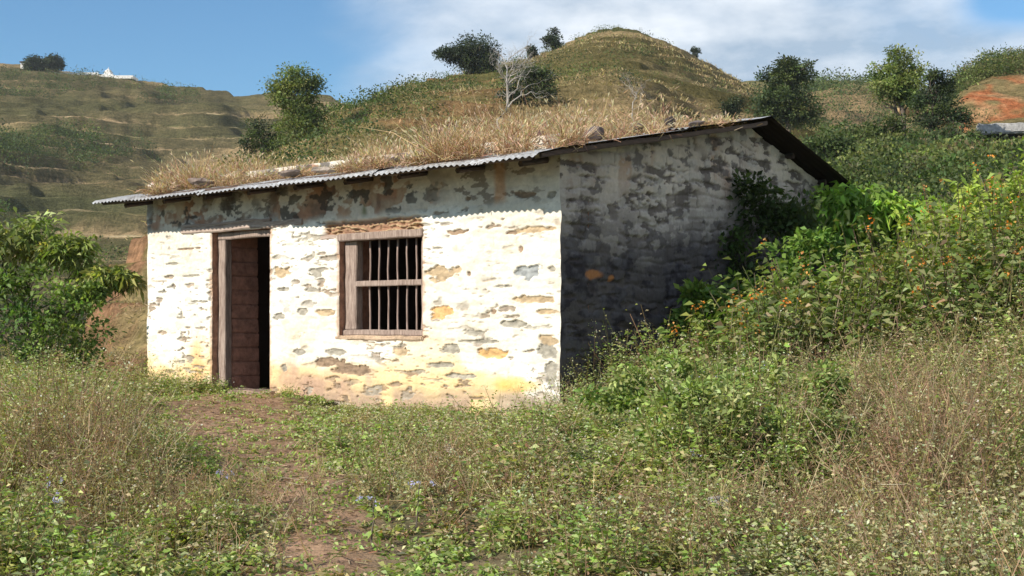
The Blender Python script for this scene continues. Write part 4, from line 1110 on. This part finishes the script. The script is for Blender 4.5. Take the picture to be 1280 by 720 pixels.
near_shrub('lush bright shrub with long drooping leaves at the rear roof end', 1100, 300, 16.6, [(1100, 268, 40, 22), (1060, 285, 30, 24), (1140, 280, 36, 26), (1040, 262, 16, 16)], .19, 1.6, [(.17, .28, .04), (.25, .37, .06), (.33, .42, .09)], [3, 4, 2], name='broad_leaved_shrub', clump=.26, aspect=.28, droop=.5, limbs=16)
near_shrub('bright yellow green shrub with wide leaves beside the right frame edge', 1230, 330, 15.8, [(1230, 285, 48, 34), (1190, 310, 40, 24), (1270, 260, 30, 30)], .14, 1.9, [(.19, .28, .04), (.27, .36, .06), (.34, .38, .10)], [3, 4, 2], name='broad_leaved_shrub', clump=.24, aspect=.42, limbs=16)
near_shrub('low leafy bush with dark hollow in the weeds right of centre', 960, 600, 8.4, [(930, 520, 90, 26), (1020, 550, 55, 34), (840, 540, 60, 28), (960, 570, 90, 30), (880, 500, 50, 20)], .045, 5.5, [(.16, .21, .06), (.23, .29, .08), (.34, .37, .15)], [3, 4, 2], name='low_bush', clump=.15, limbs=26, aspect=.5, stem=.01)
near_shrub('rounded leafy clump in the weeds between the low bush and the house corner', 830, 540, 10.0, [(820, 470, 55, 24), (870, 490, 60, 26), (780, 500, 40, 20), (840, 520, 70, 26)], .05, 3.2, [(.16, .22, .06), (.23, .30, .08), (.34, .38, .15)], [3, 4, 2], name='low_bush', clump=.16, limbs=16, aspect=.5, stem=.01)
near_shrub('leafy clump in the weeds at the right edge of the low bush', 1010, 560, 9.4, [(1030, 490, 50, 24), (980, 480, 50, 22), (1050, 520, 40, 26)], .05, 3.0, [(.16, .22, .06), (.23, .30, .08), (.34, .38, .15)], [3, 4, 2], name='low_bush', clump=.16, limbs=14, aspect=.5, stem=.01)
# left: small tree with long pale leaves over a dark shrub
near_shrub('small tree with long drooping yellow green leaves at the left frame edge', 25, 470, 17.6, [(40, 300, 46, 28), (10, 318, 44, 30), (85, 318, 28, 18), (-40, 310, 50, 40), (120, 342, 26, 9), (152, 350, 16, 7)], .125, 1.7, [(.15, .19, .05), (.24, .28, .08), (.37, .38, .15)], [3, 3, 2], name='small_tree', clump=.2, aspect=.33, droop=.38, stem=.035, limbs=20)
near_shrub('dense dark green bush below the long leaved tree on the left', 40, 480, 17.2, [(40, 385, 62, 40), (82, 392, 32, 28), (-20, 390, 60, 44), (50, 435, 70, 34), (108, 372, 18, 14), (80, 452, 36, 26), (30, 460, 50, 26), (15, 350, 40, 20)], .075, 2.5, [(.08, .13, .03), (.13, .19, .045), (.18, .24, .06)], [3, 4, 2], clump=.2, aspect=.5, limbs=18, stem=.03)
# lilac flower heads standing over the weeds
def flower(px, py, d, i, lab):
    b = pt(px, py, d); gz = float(ground_h(b[0], b[1])); h = max(b[2]-gz, .25); b[2] = gz
    t = thing('wild_flower', lab, 'flower', b, 'lilac wild flowers in the weeds')
    tb = Tubes(); tip = b+[.02, 0, h]; p, r = bend(b, tip, .005, .003, 5, .03); tb.tube(p, r, 5); link('stem', tb.mesh('stem', M['bark']), t)
    ac = Acc()
    for q in range(4):
        c = p[-1]+rng.normal(size=3)*[.035, .03, .012]
        ac.leaves(np.repeat(c[None], 9, 0)+rng.normal(size=(9, 3))*.006, rdir(9, .6), .016, .010, vary((.48, .46, .74), 9, .1, .03))
    link('blossom', ac.mesh('blossom', M['leaf']), t)
    a2 = Acc(); k = 14; tt = rng.uniform(.2, .9, k)[:, None]; a2.leaves(b+(tip-b)*tt, rdir(k, .2), .05, .028, palette(HERB, [1, 1, 1, 1], k)); link('foliage', a2.mesh('foliage', M['leaf']), t)
for i, (px, py, d, lab) in enumerate([(885, 470, 10.5, 'lilac flower cluster in the weeds below the dark gable wall'), (950, 462, 10.8, 'lilac flower cluster right of the one below the gable wall'),
        (862, 583, 8.0, 'lilac flower beside the low leafy bush'), (272, 640, 7.6, 'lilac flower left of the dirt path'), (64, 675, 6.8, 'lilac flower in the lower left corner weeds'),
        (464, 683, 6.8, 'lilac flower right of the dirt path at the bottom'), (520, 663, 7.2, 'lilac flower further right of the path near the bottom'), (56, 656, 7.2, 'paler lilac flower just above the lower left corner one')]):
    flower(px, py, d, i, lab)

def haze():
    parts = [(np.array([-1050., -305, -34]), np.array([2100., 0, 0]), np.array([0, 1900., 0]), np.array([0, 0, 118.]))]
    import bmesh
    o, ax, ay, az = parts[0]; bm = bmesh.new()
    vs = [bm.verts.new(Vector(o+ax*i+ay*j+az*k)) for i in (0, 1) for j in (0, 1) for k in (0, 1)]
    for f in [(0, 1, 3, 2), (4, 6, 7, 5), (0, 4, 5, 1), (2, 3, 7, 6), (0, 2, 6, 4), (1, 5, 7, 3)]: bm.faces.new([vs[i] for i in f])
    bmesh.ops.recalc_face_normals(bm, faces=bm.faces)
    me = bpy.data.meshes.new('haze'); bm.to_mesh(me); bm.free()
    m = bpy.data.materials.new('haze'); m.use_nodes = True; nt = m.node_tree; nt.nodes.clear()
    v = nt.nodes.new('ShaderNodeVolumePrincipled'); v.inputs['Density'].default_value = HAZE; v.inputs['Color'].default_value = (.80, .87, .95, 1); v.inputs['Anisotropy'].default_value = .0
    out = nt.nodes.new('ShaderNodeOutputMaterial'); nt.links.new(v.outputs[0], out.inputs['Volume']); me.materials.append(m)
    tag(link('haze', me), 'thin pale blue haze in the air before the far hills', 'haze', kind='stuff')
HAZE = .00016
haze()
# ================================================================== CAMERA, LIGHT, SKY
cam = bpy.data.cameras.new('camera'); co = bpy.data.objects.new('camera', cam); col.objects.link(co)
co.location = (0, 0, EYE); co.rotation_euler = (R(90), 0, 0)
cam.sensor_width = 36; cam.lens = F_PX/1280*36; cam.shift_y = (HOR-360)/1280; cam.clip_end = 6000; cam.clip_start = .05
scene.camera = co
AZ = math.atan2(-.758, -.652)-R(18); EL = R(29)
sv = Vector((math.cos(AZ)*math.cos(EL), math.sin(AZ)*math.cos(EL), math.sin(EL)))
sl = bpy.data.lights.new('sun', 'SUN'); sl.energy = 4.6; sl.angle = R(.53); sl.color = (1, .93, .80)
so = bpy.data.objects.new('sun', sl); col.objects.link(so); so.rotation_euler = sv.to_track_quat('Z', 'Y').to_euler()
w = bpy.data.worlds.new('World'); scene.world = w; w.use_nodes = True; nt = w.node_tree
bg = nt.nodes['Background']; bg.inputs[1].default_value = .135
sky = nt.nodes.new('ShaderNodeTexSky'); sky.sky_type = 'NISHITA'; sky.sun_disc = False
sky.sun_elevation = EL; sky.sun_rotation = math.atan2(sv.x, sv.y) % (2*math.pi); sky.air_density = 1.0; sky.dust_density = .1; sky.ozone_density = 4.0
# clouds by direction
tc = nt.nodes.new('ShaderNodeTexCoord')
mp = nt.nodes.new('ShaderNodeMapping'); mp.inputs['Scale'].default_value = (1.0, 1.0, 2.4); mp.inputs['Location'].default_value = (.3, 0, .2)
nt.links.new(tc.outputs['Generated'], mp.inputs[0])
n1 = noise(nt, 3.4, 9, .58, mp.outputs[0]); n1.inputs['Distortion'].default_value = .25
n2 = noise(nt, 9, 8, .55, mp.outputs[0])
sx = nt.nodes.new('ShaderNodeSeparateXYZ'); nt.links.new(tc.outputs['Generated'], sx.inputs[0])
def math_(op, a, b=None, clamp=False):
    m = nt.nodes.new('ShaderNodeMath'); m.operation = op; m.use_clamp = clamp
    for s, v in ((m.inputs[0], a), (m.inputs[1], b)):
        if v is None: continue
        if hasattr(v, 'links'): nt.links.new(v, s)
        else: s.default_value = v
    return m.outputs[0]
def mrange(v, a, b, c=0., d=1.):
    m = nt.nodes.new('ShaderNodeMapRange'); m.interpolation_type = 'SMOOTHSTEP'
    nt.links.new(v, m.inputs[0])
    for i, q in zip((1, 2, 3, 4), (a, b, c, d)): m.inputs[i].default_value = q
    return m.outputs[0]
X, Z = sx.outputs[0], sx.outputs[2]
bank = mrange(X, -.19, .0)                       # cloud bank fills the sky to the right of the near hill
hole = math_('MULTIPLY', mrange(X, .29, .34), mrange(Z, .195, .225))
hole = math_('MULTIPLY', hole, mrange(X, .46, .38))
dens = math_('ADD', math_('MULTIPLY', bank, .52), math_('MULTIPLY', n1.outputs[0], .85))
dens = math_('SUBTRACT', dens, math_('MULTIPLY', hole, .55))
lowfade = mrange(X, -.05, .02)
cl = mrange(dens, .46, .98)
cr = nt.nodes.new('ShaderNodeValToRGB'); nt.links.new(n2.outputs[0], cr.inputs[0])
cr.color_ramp.elements[0].position = .36; cr.color_ramp.elements[0].color = (2.3, 2.85, 3.5, 1)
cr.color_ramp.elements[1].position = .62; cr.color_ramp.elements[1].color = (5.2, 5.4, 5.6, 1)
mx = nt.nodes.new('ShaderNodeMix'); mx.data_type = 'RGBA'
nt.links.new(math_('MULTIPLY', cl, .88), mx.inputs[0]); nt.links.new(mul(nt, sky.outputs[0], (.52, .67, .72)), mx.inputs[6]); nt.links.new(cr.outputs[0], mx.inputs[7])
nt.links.new(mx.outputs[2], bg.inputs[0])
scene.view_settings.view_transform = 'Standard'; scene.view_settings.look = 'None'; scene.view_settings.gamma = 1
scene.view_settings.exposure = .55
try: scene.cycles.max_bounces = 6
except Exception: pass
